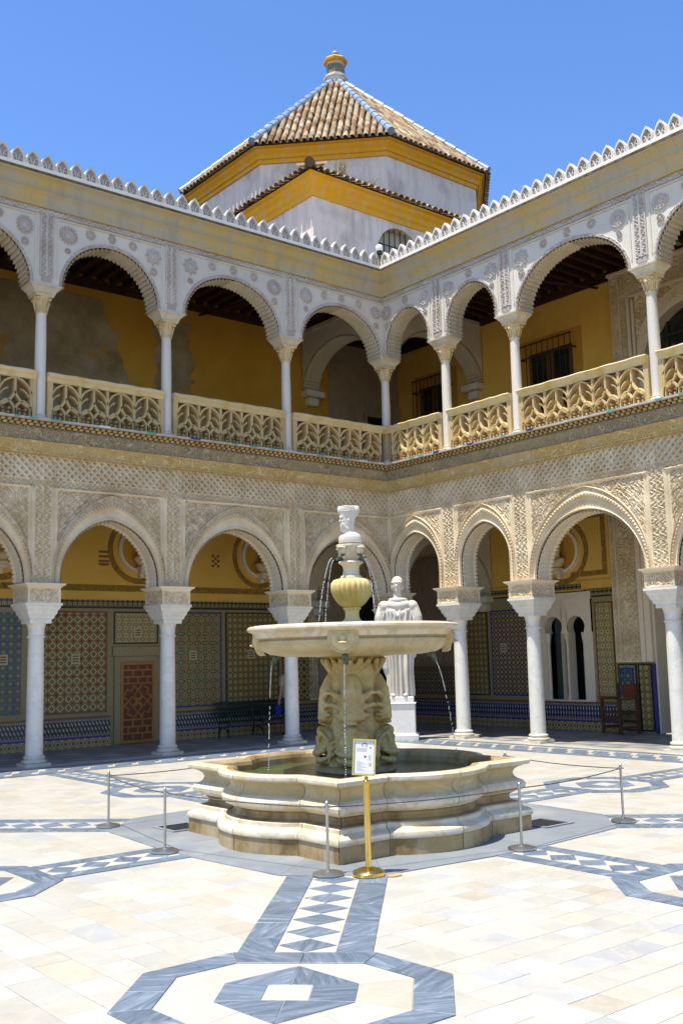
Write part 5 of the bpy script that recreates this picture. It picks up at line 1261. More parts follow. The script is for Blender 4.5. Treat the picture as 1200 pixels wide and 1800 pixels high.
basin_rings([(-.004, .139), (.012, .15), (.016, .17), (.008, .195), (-.02, .215), (-.05, .225), (-.055, .23), (-.055, .262), (-.075, .27)], 'base_torus', 'marble_white')
basin_rings([(-.074, .269), (-.085, .272), (-.125, .285), (-.14, .31), (-.135, .335), (-.11, .352), (-.1, .355)], 'scotia', 'marble_wet')
basin_rings([(-.101, .354), (-.1, .36), (-.055, .375), (-.03, .4), (-.025, .43), (-.04, .46), (-.075, .478), (-.08, .48)], 'belly_torus', 'marble_white')
basin_rings([(-.079, .479), (-.1, .5), (-.11, .53), (-.1, .56), (-.07, .585), (-.035, .6), (-.03, .603)], 'basin_wall', 'marble')
basin_rings([(-.031, .602), (-.005, .606), (.006, .62), (.006, .642), (-.01, .655), (-.07, .662), (-.13, .655), (-.15, .635), (-.16, .6), (-.165, .3)], 'rim', 'marble_white')
mb = MB(); inner = [(fx+x*.99, fy+y*.99, .3) for x, y in plan(-.15)]; mb.add(inner, [tuple(range(len(inner)))]); part('basin_floor', mb, 'marble_wet', fount)
mb = MB(); pw = plan(-.162); rr = [[(fx+x*t, fy+y*t, .545) for t in (.0001, .5, 1)] for x, y in pw]; mb.grid(rr, True); part('water', mb, 'water', fount, smooth=60)
# dolphin pedestal: four dolphins, heads down, tails under the bowl, on a clustered shaft
FD = [math.radians(225+90*k) for k in range(4)]
def core_mod(th, r, z): return r*(1+.05*math.cos(8*(th-FD[0]))+.012*math.cos(32*th))
part('pedestal_core', MB().lathe([(.3, .6), (.27, .66), (.24, .7), (.235, .9), (.24, 1.2), (.235, 1.45), (.235, 1.53), (.235, 1.55), (.24, 1.57), (.225, 1.58), (.235, 1.6), (.265, 1.625), (.27, 1.645)], 96, (fx, fy, 0), mod=core_mod), 'marble_olive', fount, smooth=40)
def dolphin():
    mb = MB(); T = lambda pts, r, n=10: mb.tube([(u, v, z) for u, v, z in pts], r, n); B = lambda u, v, z, r, rot=None: mb.ball((u, v, z), r, 14, 10, rot)
    T([(.22, 0, .78), (.245, 0, .9), (.235, 0, 1.05), (.235, 0, 1.2), (.23, 0, 1.33), (.205, 0, 1.46), (.22, 0, 1.55)], [.14, .142, .125, .116, .105, .066, .056], 16)
    B(.24, 0, .84, (.14, .165, .13)); B(.3, 0, .94, (.075, .07, .06)); B(.33, 0, .79, (.06, .085, .06)); B(.35, 0, .775, (.05, .05, .035))
    T([(.27, -.16, .775), (.345, -.11, .745), (.385, 0, .735), (.345, .11, .745), (.27, .16, .775)], [.02, .032, .036, .032, .02])
    T([(.25, -.15, .7), (.325, -.1, .672), (.36, 0, .66), (.325, .1, .672), (.25, .15, .7)], [.02, .03, .034, .03, .02])
    B(.24, 0, .66, (.12, .13, .05))
    for s in (-1, 1):
        B(.315, s*.098, .868, (.026, .026, .024))
        T([(.315+.02*math.cos(t), s*(.098+.05*math.cos(t)), .868+.043*math.sin(t)) for t in np.linspace(-.4, PI+.4, 12)], .014, 6)
        T([(.345, s*.03, .935), (.335, s*.09, .945), (.29, s*.145, .915), (.25, s*.17, .87)], [.014, .02, .02, .012], 8)
        for k in range(3): T([(.22, s*.15, .86-.05*k), (.235, s*(.2+.01*k), .84-.06*k), (.22, s*(.215+.012*k), .79-.06*k)], [.02, .024, .008], 8)
        T([(.27, s*.075, 1.2), (.275, s*.13, 1.27), (.24, s*.19, 1.31), (.2, s*.24, 1.3)], [.024, .034, .028, .008], 8)
        T([(.27, s*.08, 1.14), (.27, s*.14, 1.18), (.23, s*.2, 1.2), (.19, s*.235, 1.17)], [.02, .03, .024, .006], 8); T([(.26, s*.085, 1.06), (.25, s*.14, 1.1), (.21, s*.2, 1.1)], [.018, .024, .006], 8)
        T([(.21, s*.02, 1.5), (.24, s*.06, 1.56), (.28, s*.095, 1.61), (.3, s*.1, 1.63)], [.022, .03, .032, .02], 8); T([(.2, s*.03, 1.48), (.21, s*.11, 1.55), (.235, s*.165, 1.6), (.25, s*.18, 1.625)], [.02, .028, .03, .016], 8)
    T([(.225, 0, 1.5), (.26, 0, 1.56), (.305, 0, 1.615)], [.024, .03, .022], 8)
    for z in (1.0, 1.08, 1.38): T([(.24+.1*math.cos(t)*(1.06 if z < 1.2 else .55), (.108 if z < 1.2 else .07)*math.sin(t), z+.02*math.cos(t)) for t in np.linspace(-1.3, 1.3, 9)], .011, 6)
    me = remesh(mb, .0095, 1); me.materials.append(M['marble_olive']); me.polygons.foreach_set('use_smooth', [True]*len(me.polygons)); return me
DOL = dolphin()
for k in range(4): put('dolphin', DOL, fount, (fx, fy, 0), FD[k])
part('pedestal_foot', MB().lathe([(.42, .3), (.42, .46), (.4, .48), (.4, .53), (.36, .55), (.38, .575), (.37, .6), (.34, .62), (.25, .63)], 48, (fx, fy, 0), mod=lambda th, r, z: r*(1+.035*math.cos(4*(th-FD[0])))), 'marble_wet', fount, smooth=40)
part('bowl', MB().lathe([(.24, 1.6), (.26, 1.64), (.4, 1.648), (.66, 1.655), (.8, 1.676), (.88, 1.715), (.92, 1.77), (.918, 1.8), (.895, 1.815), (.9, 1.824), (.93, 1.83)], 96, (fx, fy, 0), cap=False), 'marble', fount, smooth=40)
part('bowl_rim', MB().lathe([(.925, 1.828), (.935, 1.832), (.94, 1.85), (.955, 1.872), (.985, 1.886), (1.012, 1.896), (1.024, 1.912), (1.022, 1.93), (1.005, 1.943), (.96, 1.95), (.92, 1.94), (.9, 1.91), (.7, 1.86), (.3, 1.84), (.02, 1.84)], 96, (fx, fy, 0), cap=False), 'marble_white', fount, smooth=40)
part('bowl_water', MB().lathe([(.905, 1.915), (.4, 1.915), (.01, 1.915)], 64, (fx, fy, 0), cap=False), 'water', fount, smooth=60)
for k in range(4):
    u = np.array([math.cos(FD[k]), math.sin(FD[k])]); v = np.array([-u[1], u[0]])
    def pt(a, r, z): return (fx+u[0]*r+v[0]*a, fy+u[1]*r+v[1]*a, z)
    mb = MB(); out = [(.13, 1.89), (.14, 1.80), (.115, 1.73), (.06, 1.69), (0, 1.67), (-.06, 1.69), (-.115, 1.73), (-.14, 1.80), (-.13, 1.89)]
    n = len(out); mb.grid([[pt(a, .86, z), pt(a, .95-(1.89-z)*.14, z), pt(a*.86, .968-(1.89-z)*.12, 1.79+(z-1.79)*.86), pt(a*.8, .96-(1.89-z)*.12, 1.79+(z-1.79)*.8), pt(a*.5, .97-(1.89-z)*.08, 1.79+(z-1.79)*.5), pt(0, .972, 1.8)] for a, z in out+[out[0]]])
    sh = part('shield', mb, 'marble', fount, smooth=50)
    mb = MB(); mb.ball(pt(0, .965, 1.81), (.03, .03, .04), 12, 8); mb.ball(pt(0, .968, 1.77), (.05, .05, .016), 10, 8); mb.tube([pt(-.07, .955, 1.83), pt(-.03, .965, 1.77), pt(.03, .965, 1.77), pt(.07, .955, 1.83)], .012, 6); part('emblem', mb, 'marble', sh, smooth=50, kind='stuff')
    mb = MB(); mb.tube([pt(0, .72, 1.66), pt(0, .76, 1.64), pt(0, .79, 1.61), pt(0, .8, 1.575)], [.018, .022, .018, .016], 8); mb.ball(pt(0, .765, 1.645), .03, 10, 8); part('spout', mb, 'bronze', fount, smooth=50)
part('urn_foot', MB().lathe([(.15, 1.84), (.15, 1.955), (.145, 1.965), (.12, 1.975), (.085, 1.995), (.07, 2.02), (.066, 2.06), (.072, 2.09), (.085, 2.1), (.09, 2.112), (.08, 2.12)], 36, (fx, fy, 0)), 'marble_ochre', fount, smooth=40)
def flute(th, r, z): return r*(1+.075*abs(math.sin(th*11))**.8-.02) if 2.13 < z < 2.39 else r
part('urn_body', MB().lathe([(.075, 2.118), (.09, 2.122), (.12, 2.15), (.152, 2.19), (.178, 2.235), (.192, 2.28), (.196, 2.325), (.188, 2.362), (.165, 2.388), (.135, 2.398), (.11, 2.403)], 132, (fx, fy, 0), mod=flute), 'marble_ochre', fount, smooth=60)
part('urn_neck', MB().lathe([(.1, 2.4), (.108, 2.408), (.104, 2.425), (.085, 2.432), (.08, 2.46), (.078, 2.49), (.084, 2.52), (.1, 2.54), (.118, 2.548), (.124, 2.556), (.118, 2.568), (.09, 2.576), (.07, 2.58)], 40, (fx, fy, 0)), 'marble_white', fount, smooth=40)
cup = part('mask_cup', MB().lathe([(.065, 2.575), (.075, 2.6), (.095, 2.625), (.112, 2.66), (.118, 2.69), (.12, 2.702), (.138, 2.71), (.142, 2.722), (.138, 2.734), (.1, 2.738), (.02, 2.738)], 48, (fx, fy, 0)), 'marble_white', fount, smooth=40)
for k in range(4):
    a = FD[k]+PI/4+.16; u = np.array([math.cos(a), math.sin(a)]); v = np.array([-u[1], u[0]])
    def pt(q, r, z): return (fx+u[0]*r+v[0]*q, fy+u[1]*r+v[1]*q, z)
    mb = MB(); mb.ball(pt(0, .115, 2.67), (.04, .04, .036), 10, 8); mb.ball(pt(-.03, .125, 2.695), (.022, .022, .018), 8, 6); mb.ball(pt(.03, .125, 2.695), (.022, .022, .018), 8, 6); mb.ball(pt(0, .15, 2.665), (.016, .016, .016), 8, 6); mb.ball(pt(0, .13, 2.7), (.05, .05, .014), 8, 6)
    me = remesh(mb, .006, 1); me.materials.append(M['marble_white']); me.polygons.foreach_set('use_smooth', [True]*len(me.polygons)); put('lion_mask', me, cup)
    mb = MB(); mb.tube([pt(0, .1, 2.632), pt(0, .14, 2.622), pt(0, .185, 2.6)], .0135, 8); part('nozzle', mb, 'bronze', cup, smooth=50)
# twin-faced bearded bust
hb = MB(); ux = np.array([math.cos(math.radians(140)), math.sin(math.radians(140))]); vy = np.array([-ux[1], ux[0]]); RB = Matrix.Rotation(math.radians(140), 3, 'Z')
def bl(a, b, z, r): hb.ball((fx+ux[0]*a+vy[0]*b, fy+ux[1]*a+vy[1]*b, 2.738+z), r, 14, 10, RB)
PRF = np.array([(60, 215, 400, .03), (75, 192, 415, .055), (100, 188, 418, .066), (120, 191, 416, .068), (135, 201, 410, .066), (160, 205, 394, .063), (178, 202, 380, .06), (190, 208, 372, .058), (205, 203, 366, .056), (222, 196, 363, .055), (230, 207, 362, .054), (240, 210, 361, .054), (250, 206, 360, .054), (260, 215, 359, .053), (268, 211, 358, .052), (285, 208, 358, .05), (310, 212, 360, .047), (330, 224, 372, .045), (342, 246, 388, .05), (350, 256, 396, .06), (358, 240, 408, .072), (370, 208, 418, .085), (390, 192, 428, .092), (420, 189, 432, .094), (450, 192, 430, .09)], float)
def bz(y6): return (957-(880+y6/6))*.0057
def ba(x6): return (612-(560+x6/6))*.0057
P = []
for i in range(40):
    t = 2*PI*i/40; row = []
    for y6, xl, xr, dp in PRF:
        al, ar_ = ba(xl), ba(xr); ca_, sa_ = math.cos(t), math.sin(t); cx_ = (al+ar_)/2; hw_ = (al-ar_)/2
        a = cx_+hw_*math.copysign(abs(ca_)**.85, ca_); q = dp*math.copysign(abs(sa_)**.75, sa_)*(.62 if ca_ > .55 and 185 < y6 < 345 else 1)
        row.append((fx+ux[0]*a+vy[0]*q, fy+ux[1]*a+vy[1]*q, 2.738+bz(y6)))
    P.append(row)
o_ = len(hb.v); hb.grid(P, True); m_ = len(PRF); hb.f.append(tuple(o_+i*m_ for i in range(40))); hb.f.append(tuple(o_+i*m_+m_-1 for i in range(39, -1, -1)))
for q in np.linspace(-1.6, 1.9, 17):
    for y6, rr in ((75, .104), (95, .11), (115, .108)): bl(.0+rr*math.cos(q), .068*math.sin(q), bz(y6)+.003*math.sin(q*7+y6), (.014, .012, .012))
for s_ in (1, -1):
    bl(.075, s_*.04, bz(182), (.03, .014, .008)); bl(.082, s_*.038, bz(200), (.014, .008, .006)); bl(.01, s_*.06, bz(215), (.014, .008, .022)); bl(.065, s_*.04, bz(222), (.022, .012, .016))
    for k in range(5): bl(.07-.012*k, s_*.044, bz(255+12*k), (.014, .01, .018)); bl(.085-.008*k, s_*.03, bz(275+12*k), (.012, .01, .018))
me = remesh(hb, .0046, 1); me.materials.append(M['statue']); me.polygons.foreach_set('use_smooth', [True]*len(me.polygons)); put('twin_bust', me, fount)
# falling water
def jet(p0, p1, label, drops=True, rise=.0, r=.0065, wob=0):
    p0, p1 = np.array(p0), np.array(p1); mb = MB(); n = 26; path = []
    for i in range(n+1):
        t = i/n; q = p0+(p1-p0)*t; q[2] = p0[2]+(p1[2]-p0[2])*t**1.75+rise*t*(1-t); path.append(q)
    m = int(n*.55); mb.tube(path[:m], [r*(1-.3*i/m)*(1+.25*math.sin(i*2.3)) for i in range(m)], 6)
    for i in range(m, n+1):
        for s in range(3):
            t = (i+s/3)/n
            if t > 1 or random.random() < .25: continue
            q = p0+(p1-p0)*t; q[2] = p0[2]+(p1[2]-p0[2])*t**1.75+rise*t*(1-t); mb.ball(q+np.array([random.uniform(-.004, .004), random.uniform(-.004, .004), 0]), (.0055, .0055, .009*random.uniform(.6, 1.4)), 6, 5)
    o = part('water_jet', mb, 'drops', smooth=60); tag(o, label, 'water jet', 'fountain jets', 'stuff'); return o
R2 = np.array([.774, -.633]); F2 = np.array([-.633, -.774])      # image right and towards the viewer, on plan
def fp(lat, tow, z): return (fx+R2[0]*lat+F2[0]*tow, fy+R2[1]*lat+F2[1]*tow, z)
jet(fp(-.785, .07, 1.575), fp(-.83, .08, .55), 'thin water jet dropping from the left spout of the upper bowl'); jet(fp(.785, -.07, 1.6), fp(.99, -.08, .55), 'slanting water jet from the right spout of the upper bowl'); jet(fp(-.085, .8, 1.575), fp(-.1, .84, .55), 'dripping jet from the middle spout in front of the dolphin pedestal')
jet(fp(-.185, .06, 2.6), fp(-.335, .1, 1.92), 'outer of two fine jets left of the fluted urn', r=.005); jet(fp(-.17, -.05, 2.59), fp(-.27, -.1, 1.92), 'inner of two fine jets left of the fluted urn', r=.0045)
jet(fp(.135, .05, 2.6), fp(.235, .12, 1.92), 'inner of two fine jets right of the fluted urn', r=.0045); jet(fp(.15, -.04, 2.59), fp(.31, -.1, 1.92), 'outer of two fine jets right of the fluted urn', r=.005)

# ------------------------------------------------------------------ statue on its pedestal in the corner
SX, SY = -1.0, -1.27
ped = thing('pedestal', (SX, SY, 0), 'pale marble pedestal under the draped statue', 'pedestal'); rz = -PI/4; RZ = Matrix.Rotation(rz, 3, 'Z')
def sp_(x, y, z): q = RZ @ Vector((x, y, z)); return (SX+q.x, SY+q.y, q.z)
def sbox(name, h, z0, z1, mat, bev=.012, hy=None): mb = MB(); mb.box(-h, h, -(hy or h), hy or h, z0, z1, sp_, bev); return part(name, mb, mat, ped)
sbox('plinth', .33, 0, .12, 'pedestal'); sbox('moulding', .3, .12, .15, 'pedestal'); sbox('dado', .275, .15, .7, 'pedestal', .006); sbox('cap', .3, .7, .73, 'pedestal'); sbox('block', .255, .73, .84, 'pedestal')
stt = thing('statue', (SX, SY, .84), 'white marble statue of a helmeted woman in pleated robe', 'statue')
rkx = 1.08; zk = np.array([0, .06, .5, .95, 1.15, 1.2, 1.24, 1.3, 1.45, 1.6, 1.74, 1.84, 1.9, 1.96]); rk = np.array([.235, .24, .225, .25, .262, .235, .225, .25, .275, .285, .27, .2, .12, .08]); yk = np.array([.2, .2, .185, .19, .195, .18, .175, .185, .195, .19, .165, .13, .1, .08])
def robe(th, z):
    rx, ry = np.interp(z, zk, rk), np.interp(z, zk, yk); pl = .045*(1-sst(1.05, 1.3, np.array(z)))+.024*sst(1.2, 1.35, np.array(z))*(1-sst(1.6, 1.8, np.array(z)))
    f = math.sin(17*th+1.3*math.sin(3*th)+.5*math.sin(z*2.2)); f = math.copysign(abs(f)**.7, f)
    k = 1+float(pl)*f/.23; kn = .05*math.exp(-((th-5.1)/.3)**2)*math.exp(-((z-.55)/.3)**2)
    return (rx*k+kn)*math.cos(th), (ry*k+kn)*math.sin(th)
mb = MB(); mb.grid([[sp_(*robe(2*PI*i/220, z), .84+z) for z in np.linspace(0, 1.96, 90)] for i in range(220)], True); part('robe', mb, 'statue', stt, smooth=70)
hb = MB()
def sb(x, y, z, r, rot=None): hb.ball(sp_(x, y, .84+z), r, 14, 10, RZ if rot is None else RZ @ rot)
for sg in (-1, 1):
    sb(sg*.28, .0, 1.76, (.12, .12, .12)); pth = [(sg*.31, 0, 1.74), (sg*.37, -.02, 1.55), (sg*.4, -.03, 1.3)]; hb.tube([sp_(x, y, .84+z) for x, y, z in pth], [.1, .105, .085], 12)
    for k in range(4): hb.tube([sp_(sg*(.26+.035*k), -.08+.02*k, .84+1.72), sp_(sg*(.3+.035*k), -.1+.03*k, .84+1.5), sp_(sg*(.31+.04*k), -.1+.03*k, .84+1.26+.03*k)], [.018, .024, .014], 6)
hb.tube([sp_(.3, .02, .84+1.4), sp_(.31, .03, .84+1.0), sp_(.29, .03, .84+.75)], [.07, .06, .03], 10)          # hanging sleeve
hb.tube([sp_(-.3, .0, .84+1.35), sp_(-.31, -.02, .84+1.0), sp_(-.26, -.02, .84+.55), sp_(-.22, -.02, .84+.3)], [.08, .1, .085, .03], 10)
# aegis: a short cape with a ragged hem
for q in np.linspace(-1.35, 1.35, 13): sb(.24*math.sin(q), -.185*math.cos(q)*.9, 1.63-.03*(len(str(q)) % 2)+.06*abs(q)/1.35, (.055, .035, .06)); sb(.2*math.sin(q), -.17*math.cos(q)*.9, 1.76+.03*abs(q), (.07, .04, .07)); sb(.14*math.sin(q), -.12*math.cos(q), 1.885, (.055, .045, .045))
sb(0, -.2, 1.57, (.03, .025, .035)); sb(0, 0, 1.79, (.26, .15, .12)); hb.tube([sp_(0, 0, .84+1.8), sp_(0, -.01, .84+2.08)], [.1, .082], 14)
sb(-.01, -.02, 2.165, (.107, .12, .14)); sb(-.01, -.06, 2.1, (.06, .07, .06)); sb(0, .01, 2.24, (.118, .135, .125)); sb(-.01, -.03, 2.235, (.122, .12, .02)); sb(-.012, -.14, 2.155, (.016, .022, .034)); sb(-.012, -.125, 2.09, (.03, .02, .008)); sb(-.012, -.118, 2.06, (.03, .025, .02)); sb(-.012, -.122, 2.2, (.07, .015, .012)); sb(-.05, -.118, 2.165, (.02, .012, .011)); sb(.026, -.118, 2.165, (.02, .012, .011)); sb(-.11, .0, 2.14, (.02, .04, .06)); sb(.105, .0, 2.14, (.02, .04, .06))
me = remesh(hb, .0125, 1); me.materials.append(M['statue']); me.polygons.foreach_set('use_smooth', [True]*len(me.polygons)); put('head_and_shoulders', me, stt)
mb = MB()
for x, y in ((.1, -.2), (-.14, -.19)): mb.ball(sp_(x, y, .84+.03), (.05, .09, .035), 12, 8, RZ)
part('foot', mb, 'statue', stt, smooth=60, kind='stuff')

# ------------------------------------------------------------------ barrier posts and cords, brass sign
PO = [(-9.908, -6.66, 'steel post left of the fountain at the far end of its left cord'), (-10.19, -8.3, 'steel post standing nearest the left lobe of the fountain'), (-9.777, -10.05, 'steel post in front of the fountain just left of the brass sign'), (-8.0, -10.42, 'steel post in front of the right lobe of the fountain'), (-6.27, -10.19, 'rightmost steel post, well right of the fountain'), (-6.03, -8.49, 'steel post mostly hidden behind the right rim of the basin'), (-8.25, -6.49, 'steel post mostly hidden behind the left rim of the basin')]
pb = mesh('base', MB().lathe([(.118, .004), (.12, .012), (.117, .02), (.09, .028), (.03, .036), (.016, .044)], 36), M['steel'], 40)
pp = mesh('pole', MB().tube([(0, 0, .03), (0, 0, .53)], .0115, 12), M['steel'], 40)
pt_ = MB(); pt_.lathe([(.015, .488), (.018, .495), (.018, .512), (.013, .52), (.014, .54), (.006, .548)], 12); pt_.tube([(-.035, 0, .503), (.035, 0, .503)], .006, 6); pt_.tube([(0, -.035, .503), (0, .035, .503)], .006, 6)
ph = mesh('cord_hook', pt_, M['steel'], 40)
for x, y, lb in PO:
    e = thing('barrier_post', (x, y, .008), lb, 'barrier post', 'posts round the fountain')
    for nm, me in (('base', pb), ('pole', pp), ('cord_hook', ph)):
        o = put(nm, me); o.parent = e
CL = ['left side cord running away from the front left post', 'front left cord crossing in front of the left lobe', 'front cord passing behind the brass sign pole', 'front right cord between the right lobe and the rightmost post', 'right rear cord running behind the basin to the right', None, 'rear left cord behind the left rim of the basin']
for i in range(7):
    a, b = PO[i], PO[(i+1) % 7]
    if i == 5: continue
    pth = []
    for k in range(13):
        t = k/12; pth.append((a[0]+(b[0]-a[0])*t, a[1]+(b[1]-a[1])*t, .51-.05*4*t*(1-t)*.45))
    o = part('barrier_rope', MB().tube(pth, .0052, 6), 'rope', smooth=60); tag(o, 'dark '+CL[i], 'cord', 'cords round the fountain')
gx, gy = -9.57, -10.28
sg = thing('sign_stand', (gx, gy, 0), 'polished brass sign stand with framed printed sheet in front of the fountain', 'sign')
part('base', MB().lathe([(.118, .0), (.122, .004), (.122, .03), (.116, .036), (.08, .05), (.04, .062), (.026, .066)], 44, (gx, gy, .008)), 'brass', sg, smooth=35); part('pole', MB().lathe([(.0235, .06), (.0235, .69)], 24, (gx, gy, .008)), 'brass', sg, smooth=40)
part('collar', MB().lathe([(.024, .69), (.036, .695), (.036, .703), (.018, .708), (.014, .72), (.018, .728), (.008, .735), (.008, .755)], 20, (gx, gy, 0)), 'brass', sg, smooth=40)
ca = math.atan2(-.70, -.71); tilt = math.radians(-3.2)
def sp2(x, y, z):
    # board frame: x right, y out of the face, z up; leaning back a little
    xr, zr = x*math.cos(tilt)-z*math.sin(tilt), x*math.sin(tilt)+z*math.cos(tilt); z2 = zr; y2 = y-.10*z2
    r = np.array([-math.sin(ca), math.cos(ca)]); n = np.array([math.cos(ca), math.sin(ca)]); q = r*xr+n*y2
    return (gx+q[0]+.0*R2[0]-.02*R2[0], gy+q[1]-.02*R2[1], .745+z2)
fw, fh_ = .088, .27
mb = MB(); mb.box(-fw, fw, -.008, .004, 0, fh_, sp2); sgp = part('board', mb, 'brass', sg)
mb = MB()
for a in ((-fw, fw, 0, .011), (-fw, fw, fh_-.011, fh_), (-fw, -fw+.011, .011, fh_-.011), (fw-.011, fw, .011, fh_-.011)): mb.box(a[0], a[1], .004, .014, a[2], a[3], sp2)
part('rim', mb, 'brass', sgp, kind='stuff'); mb = MB(); mb.box(-fw+.011, fw-.011, .004, .0052, .011, fh_-.011, sp2); part('sheet', mb, 'paper', sgp)
mb = MB(); mb.ribbon([(-.016, .212), (-.018, .226), (-.01, .238), (.004, .241), (.016, .234), (.018, .22), (.014, .21)], .006, .005, .0062, sp2); mb.ribbon([(0, .216), (0, .226)], .003, .005, .0062, sp2); mb.ribbon([(.046, .195), (.046, .212)], .004, .005, .0062, sp2); mb.ribbon([(.04, .206), (.046, .214), (.052, .206)], .003, .005, .0062, sp2); part('print', mb, 'print', sgp, kind='stuff')
mb = MB()
for k in range(5): mb.box(-.058, .02, .005, .006, .2-k*.006, .202-k*.006, sp2)
for k in range(9): mb.box(-.055, -.02+.02*((k*7) % 3), .005, .006, .1-k*.008, .1025-k*.008, sp2)
for k in range(6): mb.box(.03, .055, .005, .006, .15-k*.007, .152-k*.007, sp2)
part('print', mb, 'print_grey', sgp, kind='stuff')
mb = MB(); mb.prism([(.008+.009*math.cos(t), .139+.009*math.sin(t)) for t in np.linspace(0, 2*PI, 13)[:-1]], .005, .0064, sp2); part('print', mb, 'print_red', sgp); mb = MB(); mb.prism([(.047+.011*math.cos(t), .082+.013*math.sin(t)) for t in np.linspace(0, 2*PI, 13)[:-1]], .005, .0064, sp2); part('print', mb, 'brass', sgp)

# ------------------------------------------------------------------ bench, chair, visitor
bn = thing('bench', (-1.95, 2.35, 0), 'dark green iron bench with slatted seat and back against the tiled wall', 'bench')
for x in (-2.82, -1.95, -1.1):
    mb = MB(); mb.tube([(x, 2.1, 0), (x, 2.12, .2), (x, 2.1, .36), (x, 2.12, .46), (x, 2.2, .5), (x, 2.42, .48)], [.022, .02, .022, .02, .018, .018], 8); mb.tube([(x, 2.5, 0), (x, 2.46, .2), (x, 2.44, .34), (x, 2.5, .55), (x, 2.56, .72)], [.022, .02, .02, .02, .018], 8); mb.tube([(x, 2.1, .33), (x, 2.44, .31)], .02, 8); mb.tube([(x, 2.12, .12), (x, 2.25, .2), (x, 2.47, .15)], .013, 6)
    part('end_frame', mb, 'green_iron', bn, smooth=50)
for k in range(5):
    y = 2.09+k*.075; mb = MB(); mb.box(-2.86, -1.06, y, y+.055, .335-.006*k, .36-.006*k, None, .006); part('seat_slat', mb, 'green_iron', bn)
for k in range(4):
    z = .42+k*.085; y = 2.465+k*.024; mb = MB(); mb.box(-2.86, -1.06, y, y+.02, z, z+.06, None, .006); part('back_slat', mb, 'green_iron', bn)
cz_ = Matrix.Rotation(math.atan2(-.96, -.27)*0, 3, 'Z'); CX, CYY = 2.62, -3.75; ch = thing('chair', (CX, CYY, 0), 'old wooden armchair with oxblood leather back beside the carved pilaster', 'chair'); ac = math.atan2(.27, -.96)
def cpn(x, y, z): # x: chair's right as seen from the front-left, y: forwards
    f = np.array([math.cos(ac), math.sin(ac)]); r = np.array([f[1], -f[0]]); q = f*y+r*x; return (CX+q[0], CYY+q[1], z)
for x in (-.26, .26):
    for y, h in ((.22, .68), (-.22, .97)):
        mb = MB(); mb.box(x-.026, x+.026, y-.026, y+.026, 0, h, cpn, .005); part('leg', mb, 'chair_wood', ch)
    mb = MB(); mb.box(x-.04, x+.04, -.24, .28, .665, .695, cpn, .008); part('armrest', mb, 'chair_wood', ch)
    mb = MB(); mb.box(x-.018, x+.018, -.2, .2, .1, .15, cpn, .004); part('stretcher', mb, 'chair_wood', ch)
mb = MB(); mb.box(-.25, .25, .2, .225, .24, .34, cpn, .004); part('front_apron', mb, 'chair_wood', ch); mb = MB(); mb.box(-.25, .25, -.22, .22, .4, .43, cpn, .01); part('seat', mb, 'chair_wood', ch); mb = MB(); mb.box(-.24, .24, -.245, -.2, .69, .95, cpn, .012); part('back', mb, 'leather', ch); mb = MB(); mb.box(-.25, .25, -.23, -.2, .2, .25, cpn, .004); part('stretcher', mb, 'chair_wood', ch)

pe = thing('person', (-1.62, 1.6, 0), 'visitor in sand T-shirt and dark jeans standing half hidden behind a column', 'person')
bx, by = -1.62, 1.6; K = 1.56/1.75
def q3(x, y, z): return (bx+(x*.86+y*.1)*K, by+(y*.86)*K, z*K)
def skinned(mb, vox, mat, name): me = remesh(mb, vox, 2); me.materials.append(M[mat]); me.polygons.foreach_set('use_smooth', [True]*len(me.polygons)); return put(name, me, pe)
mb = MB()
mb.ball(q3(0, .0, 1.62), (.085, .095, .12), 14, 10); mb.ball(q3(0, .095, 1.6), (.014, .02, .025), 8, 6); mb.ball(q3(0, .05, 1.54), (.05, .05, .05), 10, 8)
for s in (-1, 1): mb.ball(q3(s*.1, 0, 1.61), (.014, .025, .035), 8, 6)
mb.tube([q3(0, -.01, 1.38), q3(0, 0, 1.56)], [.065, .055], 12); mb.ball(q3(0, 0, 1.36), (.15, .09, .07), 12, 8)
for s in (-1, 1):
    mb.tube([q3(s*.1, 0, 1.37), q3(s*.22, 0, 1.36), q3(s*.27, -.02, 1.12), q3(s*.3, .02, .92), q3(s*.31, .04, .84)], [.06, .06, .045, .035, .028], 10); mb.ball(q3(s*.315, .05, .79), (.025, .045, .055), 10, 8)
    for k in range(4): mb.tube([q3(s*.315, .02+.022*k, .76), q3(s*.315, .022+.022*k, .71), q3(s*.3, .03+.022*k, .675+.008*abs(k-1.5))], [.011, .01, .008], 6)
    mb.tube([q3(s*.305, .085, .8), q3(s*.3, .11, .76), q3(s*.295, .115, .73)], [.012, .011, .009], 6)
skinned(mb, .009, 'skin', 'body')
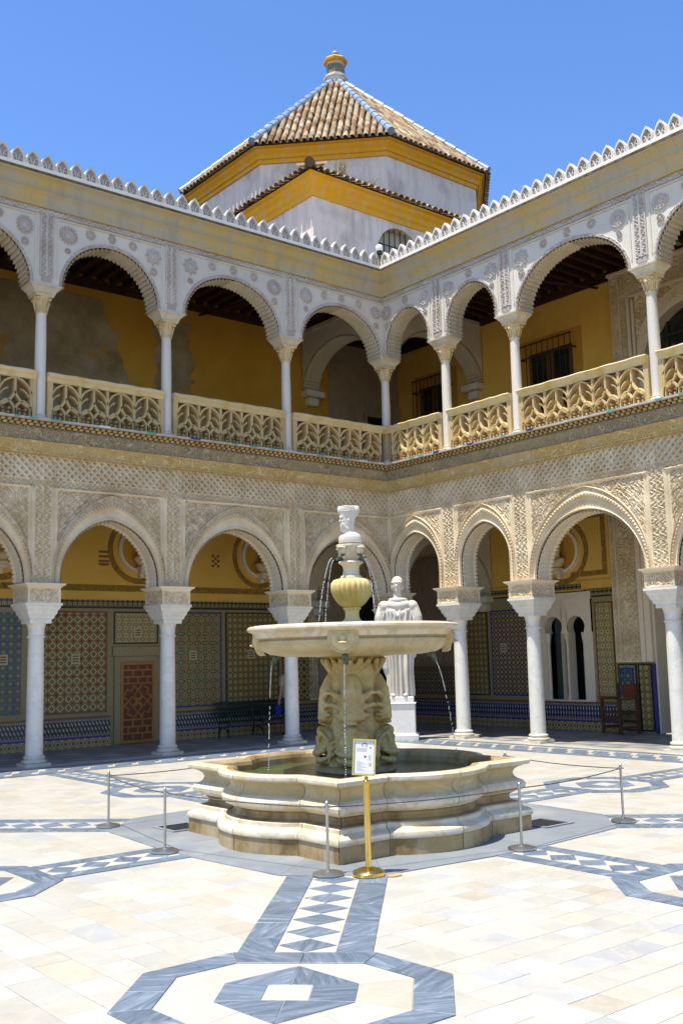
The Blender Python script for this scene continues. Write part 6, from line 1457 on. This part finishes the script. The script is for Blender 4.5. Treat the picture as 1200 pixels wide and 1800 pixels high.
mb = MB(); mb.ball(q3(0, 0, 1.66), (.1, .11, .1), 14, 10); mb.ball(q3(0, -.05, 1.6), (.09, .07, .1), 12, 8); skinned(mb, .012, 'hair', 'hair')
mb = MB(); mb.ball(q3(0, 0, 1.3), (.19, .115, .14), 16, 10); mb.ball(q3(0, 0, 1.1), (.175, .115, .2), 16, 10); mb.ball(q3(0, 0, .95), (.18, .12, .12), 16, 10)
for s in (-1, 1): mb.tube([q3(s*.12, 0, 1.38), q3(s*.225, 0, 1.35), q3(s*.26, -.01, 1.17)], [.085, .085, .068], 12)
skinned(mb, .013, 'shirt', 'shirt')
mb = MB(); mb.ball(q3(0, 0, .9), (.165, .115, .11), 14, 10)
for s in (-1, 1): mb.tube([q3(s*.085, 0, .9), q3(s*.1, .01, .5), q3(s*.11, -.01, .06)], [.095, .068, .052], 12)
skinned(mb, .012, 'jeans', 'jeans')
mb = MB()
for s in (-1, 1): mb.ball(q3(s*.11, .05, .035), (.045, .11, .04), 12, 8)
skinned(mb, .01, 'hair', 'shoes')
mb = MB()
for k in range(9): a = random.uniform(0, 6.28); mb.ball(q3(-.36+.05*math.cos(a), .02+.05*math.sin(a), .7-.022*k), (.06-.003*abs(k-4), .05, .05), 10, 8)
mb.ball(q3(-.43, .0, .66), (.05, .045, .05), 10, 8); me = remesh(mb, .012, 1); me.materials.append(M['blue_cloth']); me.polygons.foreach_set('use_smooth', [True]*len(me.polygons)); o = put('jacket', me); tag(o, 'bunched royal blue jacket held in the visitor\'s left-hand side', 'jacket')

mb = MB(); mb.add([(gx+.155+R2[0]*0+.085*math.cos(t)*(1+.25*math.sin(3*t)), gy-.1+.07*math.sin(t)*(1+.2*math.cos(2*t)), .0052) for t in np.linspace(0, 2*PI, 17)[:-1]], [tuple(range(16))])
M['rust'] = stone('rust_stain', (.42, .33, .2), (.4, .24, .09), 9, .6, .001); part('rust_stain', mb, 'rust', floor_o)
# ------------------------------------------------------------------ plan units to metres
for o in list(COL.objects):
    if o.parent is None and o.type in ('MESH', 'EMPTY'):
        o.location = Vector(o.location)*S; o.scale = Vector(o.scale)*S
